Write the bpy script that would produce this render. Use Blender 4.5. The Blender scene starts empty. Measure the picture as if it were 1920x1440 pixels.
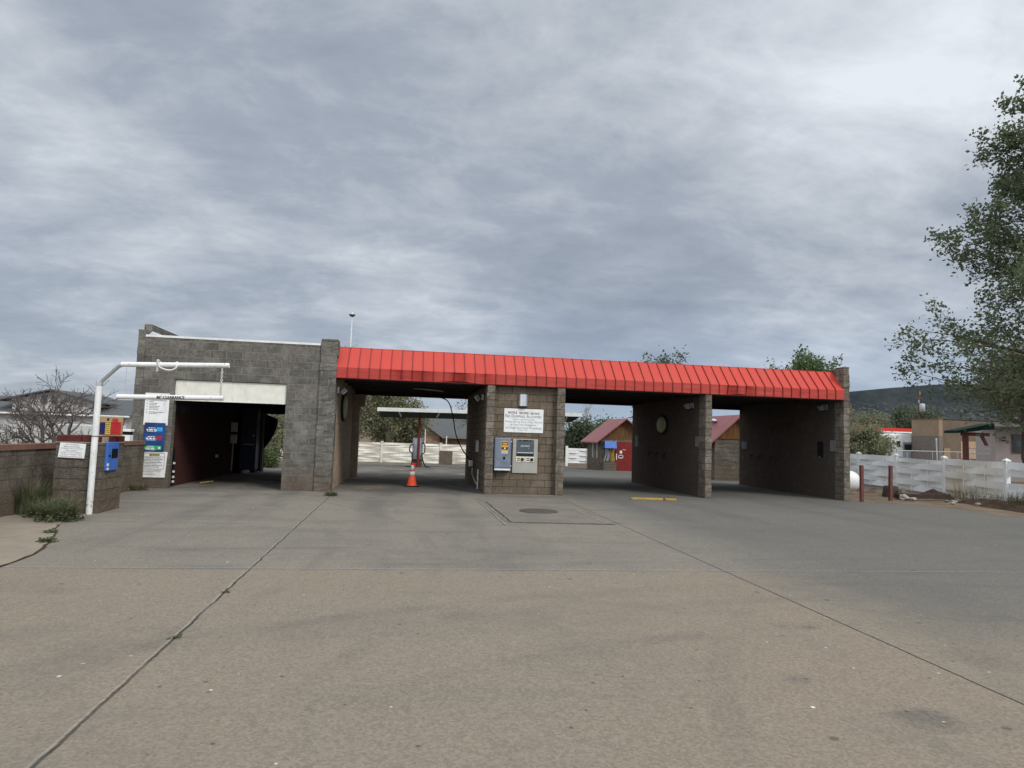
import bpy, math, random
from mathutils import Vector, Matrix, noise as mnoise
R = math.radians
sc = bpy.context.scene
COL = sc.collection
ROOT = {}                      # object -> world position of its root

# ------------------------------------------------------------------ node helper
class N:
    def __init__(s, tree): s.t = tree; s.n = tree.nodes; s.l = tree.links
    def put(s, inp, v):
        if isinstance(v, bpy.types.NodeSocket): s.l.new(v, inp)
        elif isinstance(v, (tuple, list)) and len(v) == 3 and inp.type == 'RGBA': inp.default_value = (*v, 1)
        else: inp.default_value = v
    def node(s, ty, **kw):
        n = s.n.new(ty)
        for k, v in kw.items(): setattr(n, k, v)
        return n
    def m(s, op, a, b=0.0, c=None):
        n = s.node('ShaderNodeMath', operation=op); s.put(n.inputs[0], a); s.put(n.inputs[1], b)
        if c is not None: s.put(n.inputs[2], c)
        return n.outputs[0]
    def vm(s, op, a, b=(0, 0, 0)):
        n = s.node('ShaderNodeVectorMath', operation=op); s.put(n.inputs[0], a); s.put(n.inputs[1], b)
        return n.outputs['Value'] if op in ('DOT_PRODUCT', 'LENGTH', 'DISTANCE') else n.outputs[0]
    def noise(s, vec, scale, detail=5, rough=.55, dist=0.0):
        n = s.node('ShaderNodeTexNoise'); s.l.new(vec, n.inputs['Vector'])
        n.inputs['Scale'].default_value = scale; n.inputs['Detail'].default_value = detail
        n.inputs['Roughness'].default_value = rough; n.inputs['Distortion'].default_value = dist
        return n.outputs['Fac']
    def voro(s, vec, scale, out='Distance'):
        n = s.node('ShaderNodeTexVoronoi'); s.l.new(vec, n.inputs['Vector']); n.inputs['Scale'].default_value = scale
        return n.outputs[out]
    def mix(s, f, a, b, blend='MIX'):
        n = s.node('ShaderNodeMix', data_type='RGBA', blend_type=blend)
        s.put(n.inputs[0], f); s.put(n.inputs[6], a); s.put(n.inputs[7], b); return n.outputs[2]
    def step(s, x, a, b):          # smooth 0..1 from a to b
        n = s.node('ShaderNodeMapRange', interpolation_type='SMOOTHSTEP')
        s.put(n.inputs[0], x); s.put(n.inputs[1], a); s.put(n.inputs[2], b); n.inputs[3].default_value = 0; n.inputs[4].default_value = 1
        return n.outputs[0]
    def ramp(s, f, stops):
        n = s.node('ShaderNodeValToRGB'); s.l.new(f, n.inputs[0]); e = n.color_ramp.elements
        while len(e) < len(stops): e.new(.5)
        for i, (p, c) in enumerate(stops): e[i].position = p; e[i].color = (*c, 1)
        return n.outputs[0]
    def sep(s, v):
        n = s.node('ShaderNodeSeparateXYZ'); s.l.new(v, n.inputs[0]); return n.outputs
    def comb(s, x, y, z=0.0):
        n = s.node('ShaderNodeCombineXYZ'); s.put(n.inputs[0], x); s.put(n.inputs[1], y); s.put(n.inputs[2], z); return n.outputs[0]

def newmat(name, rough=.8, metal=0.0, spec=.3):
    m = bpy.data.materials.new(name); m.use_nodes = True
    g = N(m.node_tree); b = g.n['Principled BSDF']
    b.inputs['Roughness'].default_value = rough; b.inputs['Metallic'].default_value = metal
    b.inputs['Specular IOR Level'].default_value = spec
    pos = g.node('ShaderNodeNewGeometry').outputs['Position']
    return m, g, b, pos
def bump(g, b, h, strength=.4, dist=.02):
    n = g.node('ShaderNodeBump'); n.inputs['Strength'].default_value = strength; n.inputs['Distance'].default_value = dist
    g.l.new(h, n.inputs['Height']); g.l.new(n.outputs[0], b.inputs['Normal'])

def mat(name, c1, c2=None, scale=4, rough=.75, metal=0.0, bs=0, bscale=40, stretch=(1, 1, 1), grime=0, spec=None, det=6):
    if spec is None: spec = .35 if rough < .6 else .06
    m, g, b, pos = newmat(name, rough, metal, spec)
    v = g.vm('MULTIPLY', pos, stretch)
    c2 = c2 or tuple(x * .8 for x in c1)
    f = g.step(g.noise(v, scale, det, .6), .35, .68)
    c = g.mix(f, c1, c2)
    if grime:
        gf = g.m('MULTIPLY', g.step(g.noise(g.vm('MULTIPLY', pos, (2, 2, .6)), 3, 8, .7, .4), .48, .75), grime)
        c = g.mix(gf, c, (.09, .075, .06))
    g.put(b.inputs['Base Color'], c)
    if bs: bump(g, b, g.noise(pos, bscale, 6, .65), bs)
    return m

def block(name, c1, c2, mortar, w=.4, h=.2, dirt=.6, jw=.010, paint=None, stain=(.16, .12, .085), bs=.5, mott=1.0):
    """concrete masonry: courses follow world height, so every wall is laid level"""
    m, g, b, pos = newmat(name, .95, 0, .04)
    x, y, z = g.sep(pos)
    uv = g.comb(g.m('ADD', x, y), z)
    br = g.node('ShaderNodeTexBrick'); g.l.new(uv, br.inputs['Vector'])
    br.inputs['Scale'].default_value = 1; br.inputs['Brick Width'].default_value = w; br.inputs['Row Height'].default_value = h
    br.inputs['Mortar Size'].default_value = jw; br.inputs['Mortar Smooth'].default_value = .3; br.inputs['Bias'].default_value = 0
    g.put(br.inputs['Color1'], c1); g.put(br.inputs['Color2'], c2); g.put(br.inputs['Mortar'], mortar)
    n1 = g.noise(pos, 2.2, 8, .65); n2 = g.noise(pos, 28, 6, .7); n3 = g.noise(pos, 13, 7, .75, .2)
    c = g.mix(g.step(n2, .3, .75), br.outputs['Color'], (.5, .48, .45), 'OVERLAY')
    c = g.mix(g.m('MULTIPLY', g.step(n3, .42, .66), .75 * mott), c, tuple(v * .45 for v in c1))
    c = g.mix(g.m('MULTIPLY', g.step(n1, .46, .66), .7 * mott), c, tuple(min(1, v * 1.5) for v in c2))
    c = g.mix(g.m('MULTIPLY', g.step(g.noise(pos, 5, 3, .5), .6, .64), .28), c, tuple(min(1, v * 1.6) for v in c2))
    pj = g.m('MULTIPLY', br.outputs['Fac'], g.m('MULTIPLY', g.step(g.noise(pos, 1.7, 5, .65), .4, .6), .8)); c = g.mix(pj, c, mortar)
    wet = g.m('ADD', z, g.m('MULTIPLY', g.noise(g.vm('MULTIPLY', pos, (1, 1, .35)), 2.5, 6, .7), -.9))
    df = g.m('MULTIPLY', g.m('SUBTRACT', 1, g.step(wet, -.45, .45)), dirt)
    c = g.mix(df, c, g.mix(n3, stain, tuple(v * .6 for v in stain)))
    streak = g.step(g.noise(g.vm('MULTIPLY', pos, (5, 5, .35)), 1.6, 6, .7), .62, .78)
    c = g.mix(g.m('MULTIPLY', streak, .25), c, (.32, .29, .25))
    if paint:
        pz, pc = paint
        c = g.mix(g.m('MULTIPLY', g.m('SUBTRACT', 1, g.step(z, pz - .03, pz + .03)), .85), c, pc)
    g.put(b.inputs['Base Color'], c)
    hgt = g.m('ADD', g.m('MULTIPLY', br.outputs['Fac'], -.7), g.m('ADD', g.m('MULTIPLY', n2, .8), g.m('MULTIPLY', n3, .8)))
    bump(g, b, hgt, bs, .03)
    return m

# ------------------------------------------------------------------ mesh builder
class MB:
    def __init__(s): s.v = []; s.f = []; s.m = []; s.s = []
    def add(s, vs, fs, mi=0, sm=False):
        o = len(s.v); s.v.extend([tuple(p) for p in vs])
        for f in fs: s.f.append(tuple(i + o for i in f)); s.m.append(mi); s.s.append(sm)
        return s
    def box(s, x0, x1, y0, y1, z0, z1, mi=0):
        v = [(x0, y0, z0), (x1, y0, z0), (x1, y1, z0), (x0, y1, z0), (x0, y0, z1), (x1, y0, z1), (x1, y1, z1), (x0, y1, z1)]
        return s.add(v, [(0, 3, 2, 1), (4, 5, 6, 7), (0, 1, 5, 4), (1, 2, 6, 5), (2, 3, 7, 6), (3, 0, 4, 7)], mi)
    def obox(s, c, ax, ay, az, hx, hy, hz, mi=0):
        c, ax, ay, az = Vector(c), Vector(ax), Vector(ay), Vector(az)
        v = [c + ax * hx * a + ay * hy * b_ + az * hz * d for d in (-1, 1) for a, b_ in ((-1, -1), (1, -1), (1, 1), (-1, 1))]
        return s.add(v, [(0, 3, 2, 1), (4, 5, 6, 7), (0, 1, 5, 4), (1, 2, 6, 5), (2, 3, 7, 6), (3, 0, 4, 7)], mi)
    def tube(s, pts, rad, n=8, mi=0, cap=True, sm=True):
        pts = [Vector(p) for p in pts]
        if not isinstance(rad, (list, tuple)): rad = [rad] * len(pts)
        vs = []; fs = []
        prev = None
        for i, p in enumerate(pts):
            d = (pts[min(i + 1, len(pts) - 1)] - pts[max(i - 1, 0)])
            if d.length < 1e-9: d = Vector((0, 0, 1))
            d.normalize()
            if prev is None:
                a = d.cross(Vector((0, 0, 1)))
                if a.length < .1: a = d.cross(Vector((0, 1, 0)))
            else: a = prev - d * prev.dot(d)
            a.normalize(); prev = a; b_ = d.cross(a)
            for k in range(n):
                t = 2 * math.pi * k / n; vs.append(p + (a * math.cos(t) + b_ * math.sin(t)) * rad[i])
        for i in range(len(pts) - 1):
            for k in range(n):
                k2 = (k + 1) % n; fs.append((i * n + k, i * n + k2, (i + 1) * n + k2, (i + 1) * n + k))
        s.add(vs, fs, mi, sm)
        if cap and n > 3:
            o = len(vs); s.add(vs[:n], [tuple(range(n))[::-1]], mi); s.add(vs[-n:], [tuple(range(n))], mi)
        return s
    def cyl(s, p0, p1, r0, r1=None, n=16, mi=0): return s.tube([p0, p1], [r0, r0 if r1 is None else r1], n, mi)
    def lathe(s, prof, o=(0, 0, 0), n=20, mi=0, sm=True):
        vs = []; fs = []
        for r, z in prof:
            for k in range(n):
                t = 2 * math.pi * k / n; vs.append((o[0] + r * math.cos(t), o[1] + r * math.sin(t), o[2] + z))
        for i in range(len(prof) - 1):
            for k in range(n):
                k2 = (k + 1) % n; fs.append((i * n + k, i * n + k2, (i + 1) * n + k2, (i + 1) * n + k))
        return s.add(vs, fs, mi, sm)
    def prism(s, pts, off, mi=0):
        n = len(pts); off = Vector(off); a = [Vector(p) for p in pts]; b_ = [p + off for p in a]
        return s.add(a + b_, [tuple(range(n))[::-1], tuple(range(n, 2 * n))] + [(i, (i + 1) % n, n + (i + 1) % n, n + i) for i in range(n)], mi)
    def grid(s, fn, nu, nv, mi=0, sm=False):
        vs = [fn(i / nu, j / nv) for j in range(nv + 1) for i in range(nu + 1)]
        fs = [(j * (nu + 1) + i, j * (nu + 1) + i + 1, (j + 1) * (nu + 1) + i + 1, (j + 1) * (nu + 1) + i) for j in range(nv) for i in range(nu)]
        return s.add(vs, fs, mi, sm)
    def build(s, name, mats, parent=None, loc=None, bevel=0):
        base = Vector(ROOT[parent.name]) if parent else Vector(loc or (0, 0, 0))
        me = bpy.data.meshes.new(name)
        me.from_pydata([tuple(Vector(p) - base) for p in s.v], [], s.f)
        for mm in (mats if isinstance(mats, (list, tuple)) else [mats]): me.materials.append(mm)
        me.polygons.foreach_set('material_index', s.m); me.polygons.foreach_set('use_smooth', s.s); me.update()
        o = bpy.data.objects.new(name, me); COL.objects.link(o)
        if parent: o.parent = parent
        else: o.location = base
        ROOT[o.name] = tuple(base)
        if bevel:
            bv = o.modifiers.new('bevel', 'BEVEL'); bv.width = bevel; bv.segments = 2; bv.limit_method = 'ANGLE'
        return o
def B(x0, x1, y0, y1, z0, z1): return MB().box(x0, x1, y0, y1, z0, z1)

def tag(o, label, cat, group=None, kind=None):
    o['label'] = label; o['category'] = cat
    if group: o['group'] = group
    if kind: o['kind'] = kind
    return o
def thing(name, loc, label, cat, group=None):
    o = bpy.data.objects.new(name, None); COL.objects.link(o); o.location = loc; o.empty_display_size = .2
    ROOT[o.name] = tuple(loc); return tag(o, label, cat, group)
def structure(o): o['kind'] = 'structure'; return o
def copy_thing(root, loc, label, group=None):
    def cp(o, par):
        c = o.copy(); COL.objects.link(c)
        if par: c.parent = par
        for ch in [q for q in bpy.data.objects if q.parent == o]: cp(ch, c)
        return c
    r = cp(root, None); r.location = loc; r['label'] = label
    if group: r['group'] = group
    return r

_txt = {}
def text_geo(body):
    if body not in _txt:
        cu = bpy.data.curves.new('t', 'FONT'); cu.body = body; cu.align_x = 'CENTER'; cu.align_y = 'CENTER'; cu.resolution_u = 2
        o = bpy.data.objects.new('t', cu); me = bpy.data.meshes.new_from_object(o)
        _txt[body] = ([v.co.copy() for v in me.vertices], [tuple(p.vertices) for p in me.polygons])
        bpy.data.objects.remove(o); bpy.data.curves.remove(cu); bpy.data.meshes.remove(me)
    return _txt[body]
def letter(mb, body, o, xd, up, h, width=None, mi=0, bold=0):
    vs, fs = text_geo(body); xd = Vector(xd); up = Vector(up); o = Vector(o)
    if not vs: return
    w = max(v.x for v in vs) - min(v.x for v in vs); hh = max(v.y for v in vs) - min(v.y for v in vs)
    cx = (max(v.x for v in vs) + min(v.x for v in vs)) / 2; cy = (max(v.y for v in vs) + min(v.y for v in vs)) / 2
    sy = h / max(hh, .5); sx = sy if width is None else width / w
    nrm = xd.cross(up)
    for k in range(1 + bold):
        off = xd * (k * h * .09)
        mb.add([o + off + xd * (v.x - cx) * sx + up * (v.y - cy) * sy + nrm * .0005 * k for v in vs], fs, mi)
def scribble(mb, o, xd, up, w, h, rnd, mi=0):
    """one line of print too small to read: short word bars"""
    o = Vector(o); xd = Vector(xd); up = Vector(up); x = 0
    while x < w:
        l = min(rnd.uniform(.3, 1.1) * h * 4, w - x)
        mb.add([o + xd * x, o + xd * (x + l), o + xd * (x + l) + up * h, o + xd * x + up * h], [(0, 1, 2, 3)], mi)
        x += l + h * .7

def gz(y): return -min(max((y - 7) * .025, 0), .625)

# ------------------------------------------------------------------ materials
M = {}
M['block_grey'] = block('grey split face block', (.116, .109, .095), (.178, .166, .144), (.25, .238, .212), dirt=.7, bs=.8, jw=.009, mott=.75)
M['block_brown'] = block('brown block', (.135, .108, .08), (.168, .134, .1), (.06, .048, .037), dirt=.25, bs=.6, mott=.5, stain=(.2, .155, .11))
M['block_bay_lit'] = block('bay wall block', (.38, .295, .215), (.42, .325, .24), (.31, .24, .18), dirt=.3, mott=.5, jw=.006, bs=.3, stain=(.17, .13, .095))  # lighter copy: light reaching this side is put into the colour
M['block_bay_shade'] = block('dark bay wall block', (.082, .064, .053), (.092, .072, .059), (.07, .056, .046), dirt=.35, jw=.006, bs=.3, stain=(.10, .075, .058), mott=.25)  # darker copy for walls turned from the light, shade put into the colour
M['block_pillar'] = block('pillar block', (.15, .128, .102), (.195, .168, .134), (.12, .102, .082), w=.46, dirt=.5, bs=.8)
M['block_low'] = block('low wall block', (.125, .11, .09), (.158, .138, .112), (.105, .093, .075), dirt=.8, bs=.9, mott=.9, jw=.007, stain=(.185, .145, .105))
M['garage_in'] = block('garage inner wall', (.05, .045, .045), (.06, .052, .05), (.04, .036, .035), dirt=.3, paint=(1.95, (.062, .024, .021)), bs=.2)  # red paint below; darker upper wall is shade put into the colour
M['black'] = mat('black', (.012, .012, .013), rough=.6)
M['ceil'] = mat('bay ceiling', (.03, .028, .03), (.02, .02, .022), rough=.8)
M['navy'] = mat('navy', (.01, .014, .035), (.016, .02, .045), rough=.5)
M['red_roof'] = mat('red metal', (.55, .062, .038), (.49, .054, .034), scale=1.3, rough=.45, spec=.4)
M['red_roof2'] = mat('faded red metal', (.50, .072, .058), (.42, .058, .046), scale=1.6, rough=.5, spec=.35, grime=.12)
def sheet_red(name, c0, rough):
    m, g, b, pos = newmat(name, rough, 0, .22); x, y, z = g.sep(pos)
    wn = g.node('ShaderNodeTexWhiteNoise', noise_dimensions='1D'); g.put(wn.inputs['W'], g.m('FLOOR', g.m('DIVIDE', g.m('ADD', x, 4.775), .28756)))
    c = g.mix(g.m('MULTIPLY', wn.outputs['Value'], .22), c0, (c0[0] * .62, c0[1] * .9, c0[2] * .95))
    c = g.mix(g.m('MULTIPLY', g.step(g.noise(pos, 1.1, 5, .6), .4, .7), .25), c, (c0[0] * .95, c0[1] * 1.5, c0[2] * 1.4))
    st = g.step(g.noise(g.vm('MULTIPLY', pos, (16, .8, .8)), 1.2, 6, .7), .55, .75)
    c = g.mix(g.m('MULTIPLY', st, .22), c, (.16, .05, .035))
    c = g.mix(g.m('MULTIPLY', g.step(g.noise(pos, 7, 8, .8), .56, .72), .2), c, (.2, .10, .08))
    g.put(b.inputs['Base Color'], c)
    bump(g, b, g.noise(g.vm('MULTIPLY', pos, (1, 1, .6)), 2.5, 3, .5), .12, .05); return m
M['red_roof'] = sheet_red('red metal sheet', (.50, .052, .034), .42)
M['red_roof2'] = sheet_red('faded red sheet', (.44, .053, .04), .5)
M['red_seam'] = mat('red seam', (.20, .018, .013), rough=.5)  # darker than the sheets: rib shadow put into the seam colour
M['brick_red'] = mat('red cap brick', (.115, .034, .028), (.075, .024, .021), scale=5, rough=.8, bs=.3)
M['clay'] = mat('clay cap', (.21, .115, .082), (.16, .092, .068), scale=3, rough=.9, bs=.3)
M['mortar'] = mat('mortar', (.36, .30, .25), rough=.95)
M['white'] = mat('white paint', (.78, .78, .74), (.68, .68, .64), scale=3, rough=.45, grime=.25)
M['sign'] = mat('sign white', (.80, .80, .77), (.72, .72, .68), scale=6, rough=.5, grime=.2)
M['cream'] = mat('cream door', (.76, .74, .64), (.68, .66, .56), scale=5, rough=.55, grime=.3)
M['vinyl'] = mat('white vinyl fence', (.80, .80, .77), (.72, .71, .66), scale=.9, rough=.5, grime=.12)
M['vinyl_w'] = mat('weathered vinyl fence', (.74, .70, .60), (.62, .56, .44), scale=.8, rough=.5, grime=.3, stretch=(1, 1, 2))
M['vinyl_s'] = mat('stained vinyl fence', (.76, .73, .66), (.62, .54, .41), scale=.7, rough=.5, grime=.2)
M['galv'] = mat('galvanised', (.55, .56, .57), (.45, .46, .47), rough=.35, metal=.6)
M['grey_box'] = mat('blue grey box', (.21, .235, .28), (.15, .17, .21), scale=8, rough=.4, metal=.4, grime=.2)
M['tan_panel'] = mat('tan panel', (.40, .385, .34), (.36, .345, .305), rough=.5, metal=.2)
M['slate'] = mat('slate panel', (.085, .105, .115), (.07, .085, .095), rough=.4)
M['ivory'] = mat('ivory', (.75, .70, .50), rough=.5)
M['ink'] = mat('ink', (.03, .03, .035), rough=.7)
M['ink_soft'] = mat('faded ink', (.16, .165, .18), rough=.7)
M['ink_red'] = mat('maroon ink', (.13, .025, .035), rough=.7)
M['blue'] = mat('blue paint', (.055, .16, .50), (.045, .13, .42), scale=6, rough=.5, grime=.12)
M['sign_blue'] = mat('sign blue', (.012, .075, .25), (.014, .025, .085), scale=2.2, rough=.35)
M['cyan'] = mat('cyan', (.05, .36, .75), rough=.5)
M['crim'] = mat('crimson', (.40, .02, .06), rough=.5)
M['green_sign'] = mat('sign green', (.03, .38, .12), rough=.5)
M['red_sign'] = mat('sign red', (.60, .03, .03), rough=.5)
M['yellow'] = mat('yellow', (.75, .48, .06), (.66, .42, .06), scale=8, rough=.6, grime=.3)
M['amber'] = mat('amber', (.70, .36, .05), rough=.5)
M['dim_yellow'] = mat('dusty yellow', (.33, .265, .09), (.25, .205, .08), scale=7, rough=.5, grime=.3)
M['orange'] = mat('cone orange', (.82, .10, .035), (.74, .09, .03), scale=8, rough=.5, grime=.1)
M['reflect'] = mat('cone band', (.85, .85, .84), rough=.35)
M['rubber'] = mat('black rubber', (.02, .02, .02), rough=.6)
M['post_red'] = mat('red post', (.18, .035, .03), (.12, .03, .027), scale=7, rough=.6, grime=.25)
M['post_red2'] = mat('faded bollard red', (.17, .065, .055), (.12, .055, .048), scale=9, rough=.7, grime=.3)
M['ply'] = mat('plywood', (.42, .29, .16), (.35, .24, .13), scale=5, rough=.8)
M['timber'] = mat('timber gable', (.17, .085, .036), (.09, .045, .022), scale=3, rough=.8, stretch=(4, 4, .6))
M['barn_red'] = mat('barn red door', (.22, .034, .03), (.18, .03, .026), scale=3, rough=.6)
M['shed_roof'] = mat('dusty red roof', (.27, .095, .09), (.23, .08, .078), scale=2, rough=.5)
M['shingle'] = mat('grey shingle', (.115, .12, .118), (.085, .09, .088), scale=6, rough=.9, stretch=(1, 1, 5))
M['stucco'] = mat('pale stucco', (.50, .485, .46), (.43, .415, .39), scale=2, rough=.9)
M['stucco_pink'] = mat('pinkish stucco', (.46, .39, .36), (.41, .35, .32), scale=2, rough=.9)
M['tan'] = mat('tan wall', (.30, .22, .145), (.26, .19, .125), scale=.7, rough=.9)
M['tan_dark'] = mat('brown wall', (.17, .125, .09), (.14, .105, .075), scale=.7, rough=.9)
M['brick_tan'] = block('tan brick', (.27, .17, .11), (.33, .21, .14), (.3, .24, .19), w=.3, h=.1, dirt=.1, bs=.2)
M['green_roof'] = mat('green metal roof', (.008, .036, .027), (.006, .028, .021), rough=.6)
M['glass'] = mat('dark glass', (.02, .024, .026), rough=.1, spec=.6)
M['curtain'] = mat('curtain', (.14, .18, .17), (.09, .11, .11), scale=6, rough=.8, stretch=(4, 4, .3))
M['iron'] = mat('manhole iron', (.10, .08, .07), (.075, .06, .053), scale=12, rough=.7, bs=.5)
M['pvc'] = mat('pvc', (.55, .52, .46), rough=.5)
M['wood_pole'] = mat('pole wood', (.12, .08, .055), rough=.9)
M['dirt'] = mat('dirt', (.19, .145, .10), (.115, .085, .06), scale=1.4, rough=.95, bs=.8, bscale=8)
M['soil'] = mat('dark soil', (.085, .055, .038), (.05, .034, .025), scale=4, rough=.95, bs=.8, bscale=12)
M['rope'] = mat('rope', (.66, .63, .56), rough=.9)
M['chain'] = mat('chain', (.60, .60, .58), rough=.4, metal=.5)
M['car_blue'] = mat('blue car paint', (.05, .11, .24), rough=.3, spec=.5)
M['car_dark'] = mat('dark car paint', (.04, .042, .045), rough=.3, spec=.5)
M['car_silver'] = mat('silver car paint', (.36, .37, .38), rough=.3, spec=.5)
M['car_red'] = mat('maroon car paint', (.16, .03, .03), rough=.3, spec=.5)
M['canopy_red'] = mat('station red', (.62, .035, .02), rough=.5)
M['bark'] = mat('bark', (.085, .068, .052), (.06, .048, .038), scale=8, rough=.95)
M['bark_grey'] = mat('grey bark', (.16, .14, .125), (.10, .085, .075), scale=6, rough=.95)
M['bark_pale'] = mat('pale bark', (.38, .35, .29), (.28, .25, .20), scale=6, rough=.95)

def leafmat(name, c1, c2, sc_=1.2, trans=.3):
    m, g, b, pos = newmat(name, .7, 0, .2)
    f = g.step(g.noise(pos, sc_, 4, .6), .35, .65)
    f2 = g.step(g.noise(pos, 14, 2, .5), .35, .7)
    c = g.mix(f, c1, c2); c = g.mix(g.m('MULTIPLY', f2, .5), c, tuple(v * .5 for v in c1))
    g.put(b.inputs['Base Color'], c)
    tr = g.node('ShaderNodeBsdfTranslucent'); g.put(tr.inputs[0], c)
    mx = g.node('ShaderNodeMixShader'); mx.inputs[0].default_value = trans
    g.l.new(b.outputs[0], mx.inputs[1]); g.l.new(tr.outputs[0], mx.inputs[2])
    g.l.new(mx.outputs[0], g.n['Material Output'].inputs[0]); return m
M['leaf_elm'] = leafmat('elm leaves', (.115, .15, .08), (.19, .215, .115), 2.2, .5)
M['leaf_olive'] = leafmat('olive leaves', (.22, .21, .13), (.29, .27, .165), 1.2, .45)
M['leaf_willow'] = leafmat('willow leaves', (.25, .255, .15), (.33, .325, .195), 1.2, .45)
M['leaf_green'] = leafmat('green leaves', (.10, .145, .055), (.15, .195, .08))
M['leaf_deep'] = leafmat('deep green leaves', (.085, .11, .06), (.125, .145, .08))
M['grass'] = leafmat('weed green', (.085, .115, .05), (.15, .165, .085), 7)
M['straw'] = leafmat('dry grass', (.22, .19, .11), (.15, .13, .075), 6)

def lot_material():
    m, g, b, pos = newmat('worn concrete', .95, 0, .05)
    x, y, z = g.sep(pos)
    big = g.noise(pos, .16, 6, .6, .5); mid = g.noise(pos, .8, 8, .65, .4); fine = g.noise(pos, 55, 4, .8); grit = g.noise(pos, 9, 8, .75)
    wob = g.m('MULTIPLY', g.m('SUBTRACT', g.noise(pos, 2.2, 8, .7), .5), .06)
    front = g.m('SUBTRACT', 1, g.step(g.m('ADD', g.m('ADD', y, g.m('MULTIPLY', x, .0208)), g.m('MULTIPLY', g.m('SUBTRACT', g.noise(pos, .9, 6, .7), .5), g.m('ADD', .25, g.m('MULTIPLY', g.step(x, -4, 3), 2.2)))), -10.45, -10.12))
    right = g.step(g.m('ADD', x, g.m('MULTIPLY', y, -.0115)), 1.25, 1.33)
    left = g.m('SUBTRACT', 1, g.step(x, -4.65, -4.55))
    brown, grey, warm = (.210, .175, .133), (.182, .165, .138), (.226, .193, .150)
    # each pour cured and weathered to its own tint
    f = g.m('ADD', g.m('MULTIPLY', front, .75), g.m('ADD', .12, g.m('MULTIPLY', right, -.22)))
    fr2 = g.m('MULTIPLY', front, g.m('MULTIPLY', right, g.m('MULTIPLY', g.step(x, 1, 6), -.55)))
    f = g.m('ADD', g.m('ADD', f, fr2), g.m('MULTIPLY', g.m('SUBTRACT', big, .5), 1.1))
    n = g.node('ShaderNodeClamp'); g.l.new(f, n.inputs[0]); f = n.outputs[0]
    c = g.mix(f, grey, brown)
    c = g.mix(g.m('MULTIPLY', g.step(mid, .5, .75), .35), c, warm)
    c = g.mix(g.m('MULTIPLY', g.step(g.noise(g.vm('MULTIPLY', pos, (.35, 1.3, 1)), .9, 8, .65, .6), .47, .68), g.m('SUBTRACT', .55, g.m('MULTIPLY', front, .33))), c, (.112, .107, .098))
    c = g.mix(g.m('MULTIPLY', g.step(g.noise(g.vm('MULTIPLY', pos, (1.5, .3, 1)), 1.1, 8, .65, .4), .52, .7), g.m('SUBTRACT', .4, g.m('MULTIPLY', front, .22))), c, (.125, .118, .106))
    # tyre-worn, wet-stained approach; shadow bands of the bay floor put into the colour
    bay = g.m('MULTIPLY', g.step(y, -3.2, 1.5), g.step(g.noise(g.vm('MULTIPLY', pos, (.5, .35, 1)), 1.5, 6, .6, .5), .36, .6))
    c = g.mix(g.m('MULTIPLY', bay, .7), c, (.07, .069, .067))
    rgt = g.m('MULTIPLY', g.step(x, .9, 3.2), g.m('MULTIPLY', g.step(y, -15.8, -10.8), .85))
    c = g.mix(g.m('MULTIPLY', rgt, g.m('ADD', .42, g.m('MULTIPLY', big, .9))), c, (.108, .106, .097))
    # patches of oil
    for px, py, r_, s in ((.3, -14.55, .3, .75), (.75, -12.7, .14, .7), (1.3, -5.75, .3, .5), (-6.1, -11.2, .35, .4), (-.1, -13.9, .16, .5), (-1.95, -5.1, .6, .35), (-2.3, -12.2, .3, .3), (1.6, -13.6, .45, .35)):
        d = g.vm('LENGTH', g.vm('MULTIPLY', g.vm('SUBTRACT', pos, (px, py, 0)), (1, 1.2, 0)))
        d = g.m('ADD', d, g.m('MULTIPLY', g.m('SUBTRACT', grit, .5), r_ * 1.6))
        d = g.m('ADD', d, g.m('MULTIPLY', g.m('SUBTRACT', mid, .5), r_ * 1.6)); c = g.mix(g.m('MULTIPLY', g.m('SUBTRACT', 1, g.step(d, r_ * .2, r_ * .9)), s * .75), c, (.085, .083, .078))
    # joints between the pours
    def line(dist, w, col, strength=1.0):
        nonlocal c
        k = g.m('SUBTRACT', 1, g.step(g.m('ABSOLUTE', dist), w * .5, w))
        c = g.mix(g.m('MULTIPLY', k, strength), c, col)
    yl = g.m('SUBTRACT', 1, g.step(y, -1.4, -1.2))
    dl = g.m('ADD', g.m('ADD', x, g.m('MULTIPLY', y, .0126)), g.m('ADD', wob, 4.655))
    jv = g.step(g.noise(pos, 1.3, 6, .7), .3, .6); line(dl, .015, (.035, .033, .03), g.m('MULTIPLY', yl, g.m('ADD', .45, g.m('MULTIPLY', jv, .5)))); line(g.m('ADD', dl, .024), .009, (.31, .29, .25), g.m('MULTIPLY', yl, g.m('MULTIPLY', jv, .6)))
    dr = g.m('ADD', g.m('ADD', x, g.m('MULTIPLY', y, -.0115)), g.m('ADD', g.m('MULTIPLY', wob, .6), -1.30))
    line(dr, .013, (.03, .029, .027), g.m('SUBTRACT', 1, g.step(y, -.9, -.8)))
    dc = g.m('ADD', g.m('ADD', y, g.m('MULTIPLY', x, .0208)), g.m('ADD', wob, 10.26))
    line(dc, .02, (.08, .075, .068), .6); line(g.m('ADD', dc, -.05), .03, (.29, .27, .24), .3)
    dd = g.m('ADD', g.m('ADD', y, g.m('MULTIPLY', x, .035)), g.m('ADD', wob, 6.6))
    line(dd, .02, (.07, .068, .064), g.m('MULTIPLY', .7, g.m('ADD', g.m('SUBTRACT', 1, g.step(x, -5.6, -5.2)), g.step(x, 6, 7))))
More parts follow.
